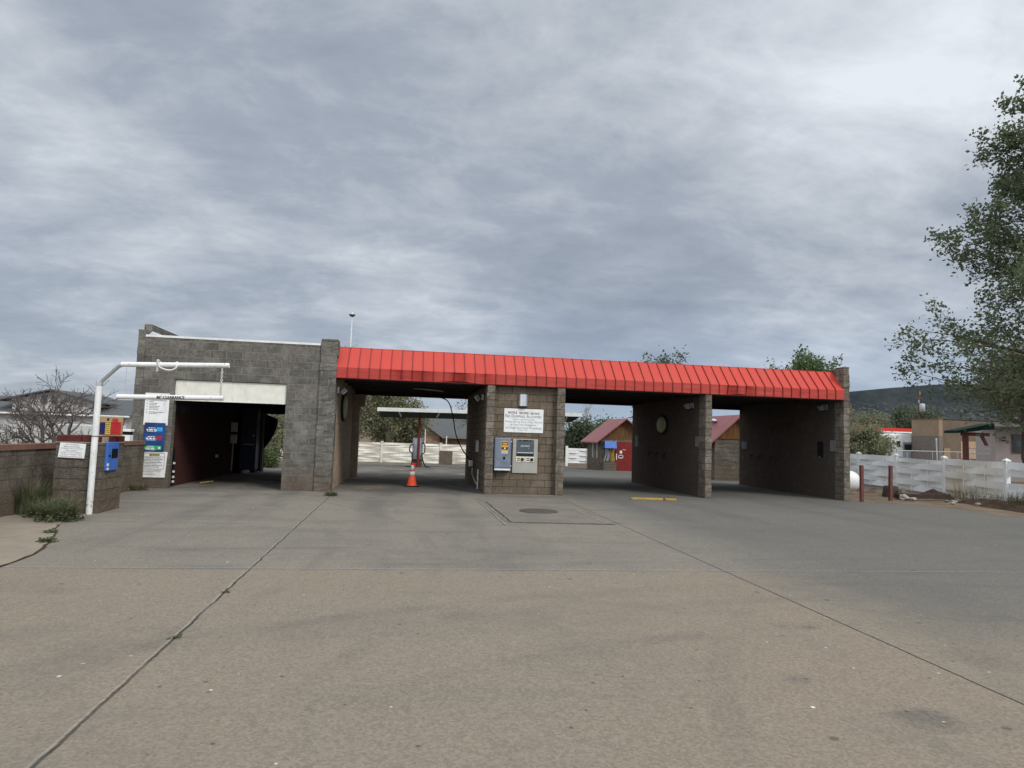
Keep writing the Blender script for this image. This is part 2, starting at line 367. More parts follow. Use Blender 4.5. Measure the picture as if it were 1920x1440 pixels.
    for ax_, ay_, ar_, s_ in ((6.5, -17.5, 6.2, .2), (6.3, -17.2, 7.7, .2), (-13, -9, 9.2, .24), (-13.2, -9.3, 10.8, .24), (2.5, -24, 11.5, .26), (2.2, -24, 13.0, .26)):
        dd_ = g.m('ABSOLUTE', g.m('SUBTRACT', g.vm('LENGTH', g.vm('MULTIPLY', g.vm('SUBTRACT', pos, (ax_, ay_, 0)), (1, 1, 0))), ar_))
        rag = g.m('ADD', dd_, g.m('MULTIPLY', g.m('SUBTRACT', g.noise(pos, 12, 4, .7), .5), .12))
        c = g.mix(g.m('MULTIPLY', g.m('MULTIPLY', g.m('SUBTRACT', 1, g.step(rag, .07, .13)), g.step(mid, .42, .66)), s_), c, (.085, .08, .073))
    # hairline cracks
    cr = g.noise(pos, .5, 10, .62, 1.2)
    line(g.m('SUBTRACT', cr, .5), .0012, (.08, .073, .063), g.m('MULTIPLY', g.step(big, .46, .54), .6))
    # grit, chewing gum, flecks, exposed aggregate and scuffs
    agg = g.sep(g.voro(pos, 60, 'Color'))[0]; c = g.mix(.2, c, g.comb(agg, agg, agg), 'SOFT_LIGHT')
    gr2 = g.noise(pos, 130, 3, .8); c = g.mix(g.m('MULTIPLY', g.step(gr2, .52, .7), .24), c, (.085, .078, .066))
    c = g.mix(g.m('MULTIPLY', g.step(gr2, .46, .3), .2), c, (.32, .285, .235))
    sc_n = g.noise(g.vm('MULTIPLY', pos, (1.6, 1, 1)), 5, 8, .75, .2)
    c = g.mix(g.m('MULTIPLY', g.step(sc_n, .52, .75), .22), c, (.135, .122, .104))
    c = g.mix(g.m('MULTIPLY', g.step(sc_n, .46, .3), .12), c, (.30, .265, .215))
    scr = g.noise(g.vm('MULTIPLY', pos, (2.5, .5, 1)), 6, 4, .7, .3)
    c = g.mix(g.m('MULTIPLY', g.step(scr, .63, .7), .3), c, (.10, .095, .086))
    for cx_, w_ in ((-6.6, .16), (-5.5, .16), (-3.3, .2), (-1.6, .2), (2.9, .2), (4.5, .2), (7.2, .2), (8.8, .2)):
        tx = g.m('ABSOLUTE', g.m('ADD', g.m('ADD', x, -cx_), g.m('ADD', g.m('MULTIPLY', g.m('SUBTRACT', g.noise(g.vm('MULTIPLY', pos, (0, .12, 0)), 1.0, 2, .5), .5), 1.3), g.m('MULTIPLY', wob, 2))))
        tm = g.m('MULTIPLY', g.m('SUBTRACT', 1, g.step(tx, w_ * .6, w_ * 2.2)), g.m('MULTIPLY', g.step(y, -9.5, -3), g.step(mid, .3, .62)))
        c = g.mix(g.m('MULTIPLY', tm, .5), c, (.095, .091, .084))
    c = g.mix(g.m('MULTIPLY', g.step(fine, .3, .75), .8), c, (.62, .6, .57), 'OVERLAY')
    c = g.mix(g.m('MULTIPLY', g.step(g.noise(pos, 16, 6, .8), .54, .75), .35), c, (.095, .088, .078))
    pv = g.vm('ADD', pos, (3.3, 1.7, 0))
    sp = g.m('MULTIPLY', g.m('SUBTRACT', 1, g.step(g.voro(pv, 3.2), .025, .06)), g.step(g.sep(g.voro(pv, 3.2, 'Color'))[0], .52, .55))
    cl = g.step(g.noise(pos, .45, 3, .5), .45, .6)
    c = g.mix(g.m('MULTIPLY', g.m('MULTIPLY', sp, cl), .9), c, (.72, .70, .67))
    sp3 = g.m('MULTIPLY', g.m('SUBTRACT', 1, g.step(g.voro(pos, 6.5), .035, .08)), g.step(g.sep(g.voro(pos, 6.5, 'Color'))[1], .86, .88))
    c = g.mix(g.m('MULTIPLY', sp3, .7), c, (.62, .6, .56))
    sp4 = g.m('MULTIPLY', g.m('SUBTRACT', 1, g.step(g.voro(pos, 5.2), .04, .1)), g.step(g.sep(g.voro(pos, 5.2, 'Color'))[2], .82, .85))
    c = g.mix(g.m('MULTIPLY', sp4, .7), c, (.05, .047, .042))
    big2 = g.noise(g.vm('ADD', pos, (7, 3, 0)), .42, 8, .68, .6); c = g.mix(g.m('MULTIPLY', g.step(big2, .5, .68), .35), c, (.125, .117, .104))
    pv2 = g.vm('ADD', pos, (13.7, 5.1, 0))
    sp2 = g.m('MULTIPLY', g.m('SUBTRACT', 1, g.step(g.m('ADD', g.voro(pv2, 1.7), g.m('MULTIPLY', g.m('SUBTRACT', grit, .5), .12)), .03, .07)), g.step(g.sep(g.voro(pv2, 1.7, 'Color'))[0], .35, .4))
    c = g.mix(g.m('MULTIPLY', sp2, .6), c, (.06, .058, .055))
    g.put(b.inputs['Base Color'], c)
    h = g.m('ADD', g.m('MULTIPLY', fine, .3), g.m('ADD', g.m('MULTIPLY', grit, .5), g.m('MULTIPLY', mid, .6)))
    bump(g, b, h, .3, .012)
    return m
M['lot'] = lot_material()
M['walk'] = mat('pale walk', (.27, .228, .172), (.22, .188, .147), scale=1.5, rough=.9, bs=.3, bscale=30, grime=.2)

def hill_material():
    m, g, b, pos = newmat('mesa scrub', .95, 0, .1)
    x, y, z = g.sep(pos)
    n = g.noise(pos, .02, 8, .7); tr = g.noise(g.vm('MULTIPLY', pos, (1, .35, 1.6)), .075, 5, .72)
    c = g.mix(g.step(n, .4, .62), (.022, .029, .031), (.036, .041, .041))
    c = g.mix(g.m('MULTIPLY', g.step(tr, .54, .62), g.m('SUBTRACT', .9, g.step(z, 65, 145))), c, (.15, .14, .12))
    c = g.mix(g.m('MULTIPLY', g.step(g.noise(pos, .06, 5, .7), .6, .7), .35), c, (.11, .105, .09))
    g.put(b.inputs['Base Color'], c); return m
M['mesa'] = hill_material()

# ------------------------------------------------------------------ ground
gm = MB()
ys = [-300, -40, 7, 32, 120, 600, 4000]; xs = [-4000, -300, -60, 0, 60, 300, 4000]
gm.add([(x, y, gz(y) - .012) for y in ys for x in xs], [(j * 7 + i, j * 7 + i + 1, (j + 1) * 7 + i + 1, (j + 1) * 7 + i) for j in range(6) for i in range(6)])
structure(gm.build('ground', M['dirt']))
lot = MB()
edge = [(-9.4, -34), (13.2, -34), (12.7, -8), (12.2, -3.95), (12.22, -1.98), (11.7, -.75), (10.36, -.33), (10.36, 7), (-9.4, 7)]
lot.add([(x, y, 0) for x, y in edge], [tuple(range(len(edge)))])
lot.add([(-12, 7, 0), (28, 7, 0), (28, 32.6, gz(32.6) + .004), (-12, 31.8, gz(31.8) + .004)], [(0, 1, 2, 3)])
structure(lot.build('concrete_lot', M['lot']))
rp = random.Random(3)
pth = [(-9.4, -5.75), (-8.35, -6.1), (-8.11, -6.84), (-7.75, -7.7), (-7.42, -8.57), (-7.21, -9.23), (-7.16, -9.9), (-7.3, -11.5), (-9.4, -13)]
pt = MB().add([(x, y, .006) for x, y in pth], [tuple(range(len(pth)))[::-1]])
pt.f = [tuple(range(len(pth)))] if False else pt.f
structure(pt.build('path', M['walk']))
# dark gap along the edge of the path
gap = MB(); gp = [(-8.11, -6.84), (-7.98, -7.2), (-7.75, -7.7), (-7.55, -8.2), (-7.42, -8.57), (-7.21, -9.23), (-7.16, -9.9), (-7.2, -10.6)]
pts = []
for (a, b_) in zip(gp[:-1], gp[1:]):
    for k in range(5):
        t = k / 5; pts.append((a[0] + (b_[0] - a[0]) * t + rp.uniform(-.015, .015), a[1] + (b_[1] - a[1]) * t))
gv = []
for i, p in enumerate(pts):
    w = rp.uniform(.006, .022); gv += [(p[0] - w, p[1], .011), (p[0] + w, p[1], .011)]
gap.add(gv, [(2 * i, 2 * i + 1, 2 * i + 3, 2 * i + 2) for i in range(len(pts) - 1)])
structure(gap.build('ground_crack', M['soil']))
# utility slab with its own joints in front of the pier
slab = MB().add([(-.98, -1.1, .005), (-.9, -5.92, .005), (1.16, -6.05, .005), (1.25, -.8, .005)], [(0, 1, 2, 3)])
M['slab'] = mat('patched concrete', (.19, .168, .135), (.152, .14, .12), scale=1.2, rough=.9, bs=.3, bscale=30, grime=.25)
structure(slab.build('concrete_slab', M['slab']))
js = MB()
def strip(x0, y0, x1, y1, w, z, mi, seg=24):
    d = Vector((x1 - x0, y1 - y0, 0)); nn = Vector((-d.y, d.x, 0)).normalized(); vv = []
    for i in range(seg + 1):
        p = Vector((x0, y0, z)) + d * (i / seg) + nn * rp.uniform(-.012, .012); ww = w * rp.uniform(.5, 1.2)
        vv += [p - nn * ww, p + nn * ww]
    js.add(vv, [(2 * i, 2 * i + 1, 2 * i + 3, 2 * i + 2) for i in range(seg)], mi)
strip(-.88, -2.2, -.84, -5.85, .018, .010, 0); strip(-.84, -5.85, 1.1, -6.0, .02, .010, 0)
strip(-1.04, -1.15, -1.0, -6.3, .016, .010, 1); strip(-.96, -1.15, -.93, -5.6, .012, .010, 1); strip(.98, -2.5, 1.0, -5.9, .02, .010, 1); strip(-.9, -1.1, .3, -1.05, .05, .009, 1)
structure(js.build('ground_joint', [mat('joint dark', (.055, .052, .047)), mat('joint pale', (.26, .245, .215))]))
mh = MB().lathe([(0, .016), (.36, .016), (.37, .013), (.385, .016), (.42, .014), (.425, .0)], (.05, -4.0, .004), 40, sm=False)
tag(mh.build('manhole_cover', M['iron'], loc=(.05, -4.0, 0)), 'round rusty iron manhole cover set in the slab before the sign pier', 'manhole cover')

# mesa on the right horizon
def mesa(u, v):
    x = 760 + u * 2600; y = 1050 + v * 900
    if x < 1097: top = max(0, 127 - (1097 - x) * .75)
    elif x < 1130: top = 127 + 20 * (x - 1097) / 33
    elif x < 1330: top = 147 + 25 * (x - 1130) / 200
    else: top = 172 + min((x - 1330) * .06, 26)
    top += 3 * mnoise.noise(Vector((x * .012, 3, 1)))
    k = min(v / .5, 1); prof = k * .62 if k < .8 else .5 + (k - .8) / .2 * .5
    nz = mnoise.noise(Vector((x * .006, y * .006, 2))) * 14 * k * (1 - k) * 3
    return (x, y, top * prof + nz - 2)
hill = MB().grid(mesa, 150, 40, sm=True)
structure(hill.build('hill', M['mesa']))

# ------------------------------------------------------------------ car wash building
cw = thing('car_wash_building', (0, 0, 0), 'grey block car wash with red metal mansard roof over open bays and a garage', 'car wash')
rr = random.Random(11)
def courses(mb, x0, x1, y0, y1, z0, z1, j=.012, mi=0, h=.2):
    z = z0
    while z < z1 - .02:
        zt = min(z + h, z1)
        a = [rr.uniform(0, j) for _ in range(4)]
        # a rough split face: front and sides broken into small facets
        n = 3
        def fx(u, v, side):
            k = mnoise.noise(Vector((u * 9 + x0 * 3, v * 23 + z * 5, side * 7 + y0))) * j * .9
            return k
        for side in (0, 1):
            xb = x0 - a[0] if side == 0 else x1 + a[1]; sg = -1 if side == 0 else 1
            ny = max(2, int((y1 - y0) / .12)); 
            mb.grid(lambda u, v: (xb + sg * fx(u * 5, v, side), y0 - a[2] + (y1 + a[3] - y0 + a[2]) * (u if side else 1 - u), z + .001 + (zt - z - .002) * v), ny, n, mi)
        nx = max(2, int((x1 - x0) / .12))
        mb.grid(lambda u, v: (x0 - a[0] + (x1 + a[1] - x0 + a[0]) * u, y0 - a[2] - fx(u * 5, v, 3), z + .001 + (zt - z - .002) * v), nx, n, mi)
        mb.add([(x0 - a[0], y0 - a[2], zt - .004), (x1 + a[1], y0 - a[2], zt - .004), (x1 + a[1], y1 + a[3], zt - .004), (x0 - a[0], y1 + a[3], zt - .004)], [(0, 1, 2, 3)], mi)
        mb.add([(x0 - a[0], y1 + a[3], z + .004), (x1 + a[1], y1 + a[3], z + .004), (x1 + a[1], y1 + a[3], zt - .004), (x0 - a[0], y1 + a[3], zt - .004)], [(1, 0, 3, 2)], mi)
        z = zt
    mb.box(x0 + .004, x1 - .004, y0 + .004, y1 - .004, z0, z1 - .012, mi)
# garage front wall around the opening
fw = MB(); fw.box(-9.59, -8.82, 0, .2, 0, 3.87); fw.box(-6.04, -5.21, 0, .2, 0, 3.87); fw.box(-8.82, -6.04, 0, .2, 2.8, 3.87)
fw.build('front_wall', M['block_grey'], cw)
lp = MB(); courses(lp, -9.78, -9.6, .0, .2, 0, 4.05, .008); lp.build('corner_pillar', M['block_grey'], cw)
sw = MB(); sw.box(-9.78, -9.59, .205, 8.0, 0, 4.05); sw.box(-9.775, -9.595, .32, 8.0, 4.05, 4.24); sw.build('side_wall', M['block_grey'], cw)
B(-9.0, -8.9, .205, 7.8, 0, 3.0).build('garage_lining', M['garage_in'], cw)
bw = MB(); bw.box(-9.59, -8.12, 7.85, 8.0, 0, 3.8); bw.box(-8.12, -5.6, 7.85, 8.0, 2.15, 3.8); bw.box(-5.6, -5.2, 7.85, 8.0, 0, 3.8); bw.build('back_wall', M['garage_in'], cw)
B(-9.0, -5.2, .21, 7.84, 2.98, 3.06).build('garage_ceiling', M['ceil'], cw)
bj = MB(); bj.box(-8.2, -8.12, 7.7, 7.84, 0, 2.15); bj.build('door_jamb', mat('grey jamb', (.19, .17, .145), rough=.8), cw)
rd = MB(); n_ = 60
for i in range(n_):
    x = -9.58 + i * 4.36 / n_
    rd.add([(x, .12, 3.925), (x + .0364, .12, 3.945), (x + .0727, .12, 3.925), (x + .0727, 7.9, 3.7), (x + .0364, 7.9, 3.72), (x, 7.9, 3.7)], [(0, 1, 4, 5), (1, 2, 3, 4)])
rd.build('roof_sheet', mat('blue grey roof sheet', (.11, .125, .15), rough=.5, metal=.3), cw)
fl = MB(); fl.box(-9.6, -5.22, -.012, .1, 3.87, 3.925); fl.build('roof_flashing', M['white'], cw)
sl = MB(); sl.add([(-9.58, .1, 3.93), (-9.58, .35, 4.06), (-9.25, .6, 3.95), (-9.2, .15, 3.93)], [(0, 1, 2), (0, 2, 3)]); sl.build('loose_flashing', M['galv'], cw)
rb_ = MB().cyl((-9.66, .08, 4.03), (-9.66, .08, 4.14), .012, n=6); rb_.build('rebar', M['post_red'], cw)
gd = MB(); gd.box(-8.815, -6.045, .05, .09, 2.26, 2.785); gd.box(-8.815, -6.045, .045, .052, 2.255, 2.285)
gdo = gd.build('garage_door', M['cream'], cw)
# wall between the garage and the first bay, with its proud end pillar
wa = MB(); courses(wa, -5.2, -4.78, -.03, .4, 0, 4.05, .018); wa.build('end_pillar', M['block_grey'], cw)
wb = MB(); wb.box(-5.19, -4.79, .405, 7.84, 0, 3.99); wb.build('bay_wall', M['block_bay_lit'], cw)
bp = MB(); bp.box(-4.785, -4.55, 6.1, 6.42, 0, 2.93); bp.box(-4.785, -4.38, 6.02, 6.43, 2.5, 2.93); bp.build('back_pilaster', M['block_bay_lit'], cw)
# equipment pier
pw = MB(); pw.box(-.66, 1.51, .16, 6.39, 0, 3.04); pw.build('pier_wall', M['block_brown'], cw)
for x0, x1 in ((-.68, -.47), (1.32, 1.53)):
    q = MB(); courses(q, x0, x1, 0, .3, 0, 3.03, .012); q.build('pier_pillar', M['block_pillar'], cw)
for x0, x1, top, mm in ((5.75, 5.93, 3.03, 'c'), (10.18, 10.36, 4.03, 'd')):
    q = MB(); courses(q, x0, x1, -.0, .42, 0, top, .014); q.build('end_pillar', M['block_pillar'], cw)
    q = B(x0 + .004, x1 - .004, .425, 6.39, 0, top - .06).build('bay_wall', M['block_bay_shade'], cw)
# ceiling, beams and back fascia
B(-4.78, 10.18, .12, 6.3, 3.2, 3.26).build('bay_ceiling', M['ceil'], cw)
BEAM = mat('beam', (.05, .047, .045), rough=.7)
for x0, x1 in ((-4.78, -.66), (1.52, 5.75), (5.94, 10.18)):
    bm = MB()
    for y in (1.1, 2.3, 3.5, 4.7, 5.7): bm.box(x0 + .01, x1 - .01, y, y + .09, 3.06, 3.198)
    bm.box(x0 + .01, x1 - .01, .14, .22, 2.99, 3.195); bm.box((x0 + x1) / 2 - .04, (x0 + x1) / 2 + .04, .15, 6.25, 3.15, 3.199)
    bm.build('ceiling_beam', BEAM, cw)
bf = MB()
for x0, x1 in ((-4.78, 10.18),): bf.box(x0 + .005, x1 - .005, 6.3, 6.45, 2.93, 3.86)
bf.build('back_fascia', mat('back fascia', (.07, .02, .018), rough=.6), cw)
B(-4.77, 10.17, .6, 6.3, 3.8, 3.86).build('roof_deck', M['galv'], cw)
# mansard
rnd = random.Random(5)
def dent(x, t):
    d = .10 * math.exp(-((x + 2.55) / .3) ** 2) + .13 * math.exp(-((x + 1.5) / .26) ** 2) + .08 * math.exp(-((x + 3.15) / .16) ** 2) + .06 * math.exp(-((x + .75) / .15) ** 2)
    d += .11 * math.exp(-((x - 6.55) / .2) ** 2) + .09 * math.exp(-((x - 7.1) / .14) ** 2) + .03 * math.exp(-((x - 8.6) / .2) ** 2)
    return d * (1 - t) ** .7 + .006 * mnoise.noise(Vector((x * 2.1, t * 3, 0)))
NP = 52; x0m, x1m = -4.775, 10.178; pwid = (x1m - x0m) / NP
fa = MB(); fa.grid(lambda u, v: (x0m + u * (x1m - x0m), -.035 + dent(x0m + u * (x1m - x0m), v), 3.03 + .28 * v + (1 - v) * (.045 * math.exp(-((x0m + u * (x1m - x0m) + 1.5) / .35) ** 2) + .03 * math.exp(-((x0m + u * (x1m - x0m) - 6.8) / .3) ** 2) + .006 * mnoise.noise(Vector((u * 30, 1, 1))))), NP * 5, 6, 0)
fa.box(x0m, x1m, -.03, .12, 3.016, 3.03, 1)
fa.build('fascia', [M['red_roof2'], M['red_seam']], cw)
mr = MB(); dz = [rnd.uniform(-.004, .004) for _ in range(NP + 1)]
for i in range(NP):
    x = x0m + i * pwid
    mr.grid(lambda u, v: (x + u * pwid, -.035 + dent(x + u * pwid, 1) + (.57) * v + .012 * math.sin(math.pi * u) * math.sin(math.pi * v) * (1 if i % 3 else .3), 3.31 + .60 * v + dz[i] * v), 3, 4, 0)
mr.box(x0m, x1m, .53, .66, 3.90, 3.925, 0)
mr.build('mansard_roof', M['red_roof'], cw)
sm_ = MB()
for i in range(1, NP):
    x = x0m + i * pwid; d0 = dent(x, 0); d1 = dent(x, 1)
    a = Vector((0, .60, -.57)).normalized() * -1
    sm_.add([(x - .006, -.037 + d0, 3.03), (x + .006, -.037 + d0, 3.03), (x + .006, -.037 + d1, 3.315), (x - .006, -.037 + d1, 3.315),
             (x - .006, -.058 + d0, 3.03), (x + .006, -.058 + d0, 3.03), (x + .006, -.06 + d1, 3.325), (x - .006, -.06 + d1, 3.325)],
            [(0, 3, 7, 4), (1, 5, 6, 2), (4, 7, 6, 5), (0, 4, 5, 1)])
    sm_.add([(x - .006, -.037 + d1, 3.31), (x + .006, -.037 + d1, 3.31), (x + .006, .535, 3.91), (x - .006, .535, 3.91),
             (x - .006, -.06 + d1, 3.325), (x + .006, -.06 + d1, 3.325), (x + .006, .515, 3.93), (x - .006, .515, 3.93)],
            [(0, 3, 7, 4), (1, 5, 6, 2), (4, 7, 6, 5), (3, 2, 6, 7)])
sm_.build('roof_seams', M['red_seam'], cw)
# hanging dark curtain in the back doorway of the garage
fp = MB(); fp.grid(lambda u, v: (-8.12 + u * (.1 + .33 * v + .1 * math.sin(v * 3)), 7.9 + .05 * math.sin(u * 6), .85 + .12 * u + v * (1.3 - .3 * u)), 8, 10)
tag(fp.build('torn_curtain', M['navy'], loc=(-7.9, 7.9, 2.1)), 'dark torn curtain hanging in the rear doorway of the garage bay', 'curtain')

# things inside the garage bay
cb = thing('equipment_cabinet', (-8.5, 7.4, 0), 'tall navy cabinet standing against the garage back wall', 'cabinet')
B(-8.78, -8.22, 7.0, 7.6, .08, 2.35).build('cabinet_body', M['navy'], cb, bevel=.02); B(-8.76, -8.24, 7.05, 7.55, 0, .08).build('plinth', M['black'], cb)
B(-8.35, -8.3, 6.97, 7.0, 1.3, 1.36).build('handle', M['galv'], cb); B(-8.7, -8.3, 6.985, 6.999, 1.0, 1.02).build('trim_strip', M['galv'], cb)
wbx = thing('wall_control_box', (-8.8, 6.2, 1.4), 'pair of small pale control boxes on the red garage wall', 'control box')
B(-8.9, -8.72, 6.1, 6.32, 1.45, 1.78).build('upper_box', M['pvc'], wbx, bevel=.01); B(-8.9, -8.72, 6.1, 6.32, 1.05, 1.36).build('lower_box', M['pvc'], wbx, bevel=.01)
MB().tube([(-8.82, 6.2, 1.05), (-8.82, 6.2, .1)], .02).build('conduit', M['pvc'], wbx)
ob = MB().box(-8.9, -8.84, 4.4, 4.55, .62, .72); tag(ob.build('outlet_box', M['pvc'], loc=(-8.9, 4.5, .6), bevel=.008), 'single small outlet box low on the red garage wall', 'outlet box')
tag(MB().lathe([(0, 0), (.14, 0), (.16, .06), (.1, .12), (0, .12)], (-8.45, 6.6, 0)).build('floor_tub', M['pvc'], loc=(-8.45, 6.6, 0)), 'pale low tub on the garage floor by the navy cabinet', 'tub')
tr = thing('wheel_guide', (-8.3, 1.5, 0), 'short worn yellow guide rail on the garage floor', 'guide rail')
MB().tube([(-8.4, 1.3, .05), (-8.25, 1.9, .05)], .022, 8).build('rail', M['dim_yellow'], tr)
for y in (1.35, 1.8):
    q = MB(); q.box(-8.41 + (y - 1.2) * .167, -8.35 + (y - 1.2) * .167, y, y + .04, 0, .05)
    q.build('rail_foot', M['iron'], tr)
pe = thing('sensor_rail', (-8.86, .5, 0), 'vertical dark rail with four pale dots just inside the garage jamb', 'sensor rail')
B(-8.895, -8.86, .42, .52, .05, 1.0).build('rail', M['black'], pe)
for z in (.14, .26, .4, .62): MB().obox((-8.84, .44, z), (1, 0, 0), (0, 1, 0), (0, 0, 1), .02, .03, .025).build('reflector', M['sign'], pe)

# ------------------------------------------------------------------ wall lights, plaques, plates in the bays
def flood(x, y, z, s, label):
    t = thing('flood_light', (x, y, z), label, 'light fixture', 'flood lights on the bay walls')
    B(min(x, x + s * .05), max(x, x + s * .05), y - .08, y + .08, z - .08, z + .08).build('mount', M['galv'], t)
    h = MB(); c = Vector((x + s * .17, y, z - .02)); ax = Vector((s * .75, 0, -.66)); az = Vector((s * .66, 0, .75))
    h.obox(c, ax, (0, 1, 0), az, .05, .12, .09); h.build('housing', mat('dull lamp metal', (.2, .2, .2), rough=.5, metal=.3), t, bevel=.015)
    h = MB(); h.obox(c + ax * .053, ax, (0, 1, 0), az, .004, .1, .07); h.build('lens', mat('lens', (.30, .30, .29), rough=.2), t)
flood(-4.78, .5, 2.72, 1, 'metal floodlight on the wall beside the garage, under the red eave')
flood(-.67, 1.1, 2.72, -1, 'metal floodlight on the sign pier facing the cone bay')
flood(5.75, .9, 2.72, -1, 'metal floodlight on the middle dividing wall above its yellow oval')
flood(10.18, .85, 2.84, -1, 'metal floodlight high on the far right bay wall')
def oval(x, y, z, s, ry, rz, label):
    t = thing('oval_plaque', (x, y, z), label, 'plaque', 'yellow ovals on the bay walls')
    def ring(ry_, rz_, d0, d1, m_, nm):
        mb = MB(); n = 32
        for d, k in ((0, 1.0), (d0, 1.0), (d1, .82), (d1 + .01, 0)):
            mb.v += [(x + s * d, y + ry_ * k * math.cos(6.2832 * i / n), z + rz_ * k * math.sin(6.2832 * i / n)) for i in range(n)]
        for r_ in range(3):
            for i in range(n):
                j = (i + 1) % n; mb.f.append((r_ * n + i, r_ * n + j, r_ * n + n + j, r_ * n + n + i)); mb.m.append(0); mb.s.append(True)
        mb.build(nm, m_, t)
    ring(ry, rz, .05, .06, M['rubber'], 'rim'); ring(ry * .8, rz * .86, .065, .085, M['dim_yellow'], 'face')
oval(-4.785, 2.45, 2.33, 1, .8, .44, 'dull yellow oval plaque with black rim on the wall beside the garage')
oval(5.75, 3.28, 2.16, -1, .5, .32, 'dull yellow oval plaque on the middle dividing wall')
def plate(x, y, z, s, hy, hz, label):
    t = thing('wall_plate', (x, y, z), label, 'wall plate', 'small plates on the bay walls')
    B(min(x, x + s * .012), max(x, x + s * .012), y - hy, y + hy, z - hz, z + hz).build('plate', mat('grey plate', (.22, .205, .2), rough=.6), t)
    q = MB(); r_ = random.Random(int(y * 100))
    for k in range(5): scribble(q, (x + s * .0135, y + s * (hy * .8), z + hz * (.7 - .33 * k)), (0, -s, 0), (0, 0, 1), hy * 1.5, hz * .1, r_)
    q.build('lettering', M['ink_soft'], t)
plate(5.75, 5.85, 1.58, -1, .18, .2, 'small grey plate at the rear of the middle dividing wall')
plate(5.75, .55, 1.63, -1, .12, .15, 'small grey plate at the front edge of the middle dividing wall')
plate(10.18, 5.98, 1.55, -1, .2, .14, 'small grey plate at the rear of the far right bay wall')
plate(10.18, .52, 1.63, -1, .14, .17, 'grey plate at the front edge of the far right bay wall')
mb = thing('mat_bracket', (10.18, 1.2, 1.2), 'dark oblong hanger low on the far right bay wall', 'hanger')
B(10.16, 10.18, 1.02, 1.3, 1.25, 1.75).build('backplate', M['black'], mb, bevel=.01); B(10.12, 10.16, 1.1, 1.2, 1.2, 1.3).build('hook', M['iron'], mb)
for x, ys_, lab in ((5.75, (3.0, 3.7, 4.4), 'row of dark mat hooks on the middle dividing wall'), (10.18, (4.0, 4.8, 5.4), 'row of dark mat hooks on the far right bay wall')):
    t = thing('mat_hooks', (x, ys_[1], 1.1), lab, 'hooks')
    for y in ys_: MB().tube([(x, y, 1.2), (x - .06, y, 1.18), (x - .08, y, 1.1), (x - .05, y, 1.05)], .014, 6).build('hook', M['black'], t)
# wash hose hanging from its boom in the first bay
hs = thing('wash_hose', (-1.2, 4, 0), 'black wash hose drooping from the ceiling boom to the pier in the cone bay', 'hose')
def cat(pts, n=8):
    out = []; P_ = [Vector(p) for p in pts]
    for i in range(len(P_) - 1):
        p0, p1, p2, p3 = P_[max(i - 1, 0)], P_[i], P_[i + 1], P_[min(i + 2, len(P_) - 1)]
        for k in range(n):
            t = k / n; out.append(.5 * ((2 * p1) + (p2 - p0) * t + (2 * p0 - 5 * p1 + 4 * p2 - p3) * t * t + (3 * p1 - p0 - 3 * p2 + p3) * t ** 3))
    return out + [P_[-1]]
MB().tube(cat([(-2.5, 4, 3.05), (-1.95, 4, 2.86), (-1.55, 4, 2.72), (-1.37, 4, 2.3), (-1.22, 4, 1.6), (-.98, 3.95, 1.1), (-.72, 3.7, .75)]), .018, 8).build('hose', M['rubber'], hs)
MB().tube([(-2.7, 4, 3.1), (-1.7, 4, 3.04)], .025, 8).build('boom', M['galv'], hs)
B(-.78, -.665, 3.5, 3.8, .58, .78).build('hose_holder', M['galv'], hs, bevel=.01)
cd = thing('wall_conduit', (-.7, 1.6, 0), 'pale bent conduit and junction box low on the pier side in the cone bay', 'conduit')
MB().tube(cat([(-.70, 3.3, .55), (-.71, 3.1, .35), (-.71, 2.3, .2), (-.71, 1.7, .14)]), .02, 8).build('bent_pipe', M['pvc'], cd)
MB().tube([(-.71, 1.45, .02), (-.71, 1.45, .6)], .025, 8).build('riser', M['pvc'], cd)
B(-.74, -.665, 1.9, 2.15, 1.1, 1.45).build('junction_box', M['tan_panel'], cd, bevel=.01)

# ------------------------------------------------------------------ pier fittings
XD, UP = (1, 0, 0), (0, 0, 1)
wl = thing('wall_lamp', (.35, .16, 2.45), 'half round brushed metal wall lamp above the no dumping sign', 'wall lamp')
q = MB(); n = 20; prof = [(.355 + .135 * math.cos(math.pi * i / n), .155 - .135 * math.sin(math.pi * i / n)) for i in range(n + 1)]
q.v = [(x, y, 2.46) for x, y in prof] + [(x, y, 2.79) for x, y in prof]
q.f = [(i, i + 1, n + 2 + i, n + 1 + i)[::-1] for i in range(n)]; q.m = [0] * n; q.s = [True] * n
q.add([(x, y, 2.79) for x, y in prof], [tuple(range(n + 1))]); q.build('shade', mat('brushed metal', (.72, .72, .70), (.62, .62, .6), rough=.3, metal=.8, stretch=(20, 20, 1)), wl)
B(.24, .47, .10, .156, 2.50, 2.75).build('lamp_body', M['iron'], wl)
ns = thing('notice_sign', (.38, .15, 1.7), 'white NO DUMPING ALLOWED notice on the pier between the bays', 'sign')
B(-.17, .95, .14, .158, 1.72, 2.385).build('board', M['sign'], ns)
q = MB()
yv = .1385
for i, x in enumerate((-.05 + .12, .39, .39 + .32)): letter(q, 'NOTICE', (x, yv, 2.27 - .004 * i), XD, UP, .062, .25, 1, 1)
for x in (.23, .55): letter(q, '-', (x, yv, 2.27), XD, UP, .012, .03, 1)
letter(q, 'N', (-.10, yv, 2.175), XD, UP, .085, .07, 0); letter(q, 'O', (-.022, yv, 2.168), XD, UP, .065, .06, 0)
letter(q, 'D', (.075, yv, 2.175), XD, UP, .085, .065, 0); letter(q, 'UMPING', (.265, yv, 2.166), XD, UP, .065, .3, 0)
letter(q, 'A', (.50, yv, 2.175), XD, UP, .085, .075, 0); letter(q, 'LLOWED', (.72, yv, 2.166), XD, UP, .065, .34, 0)
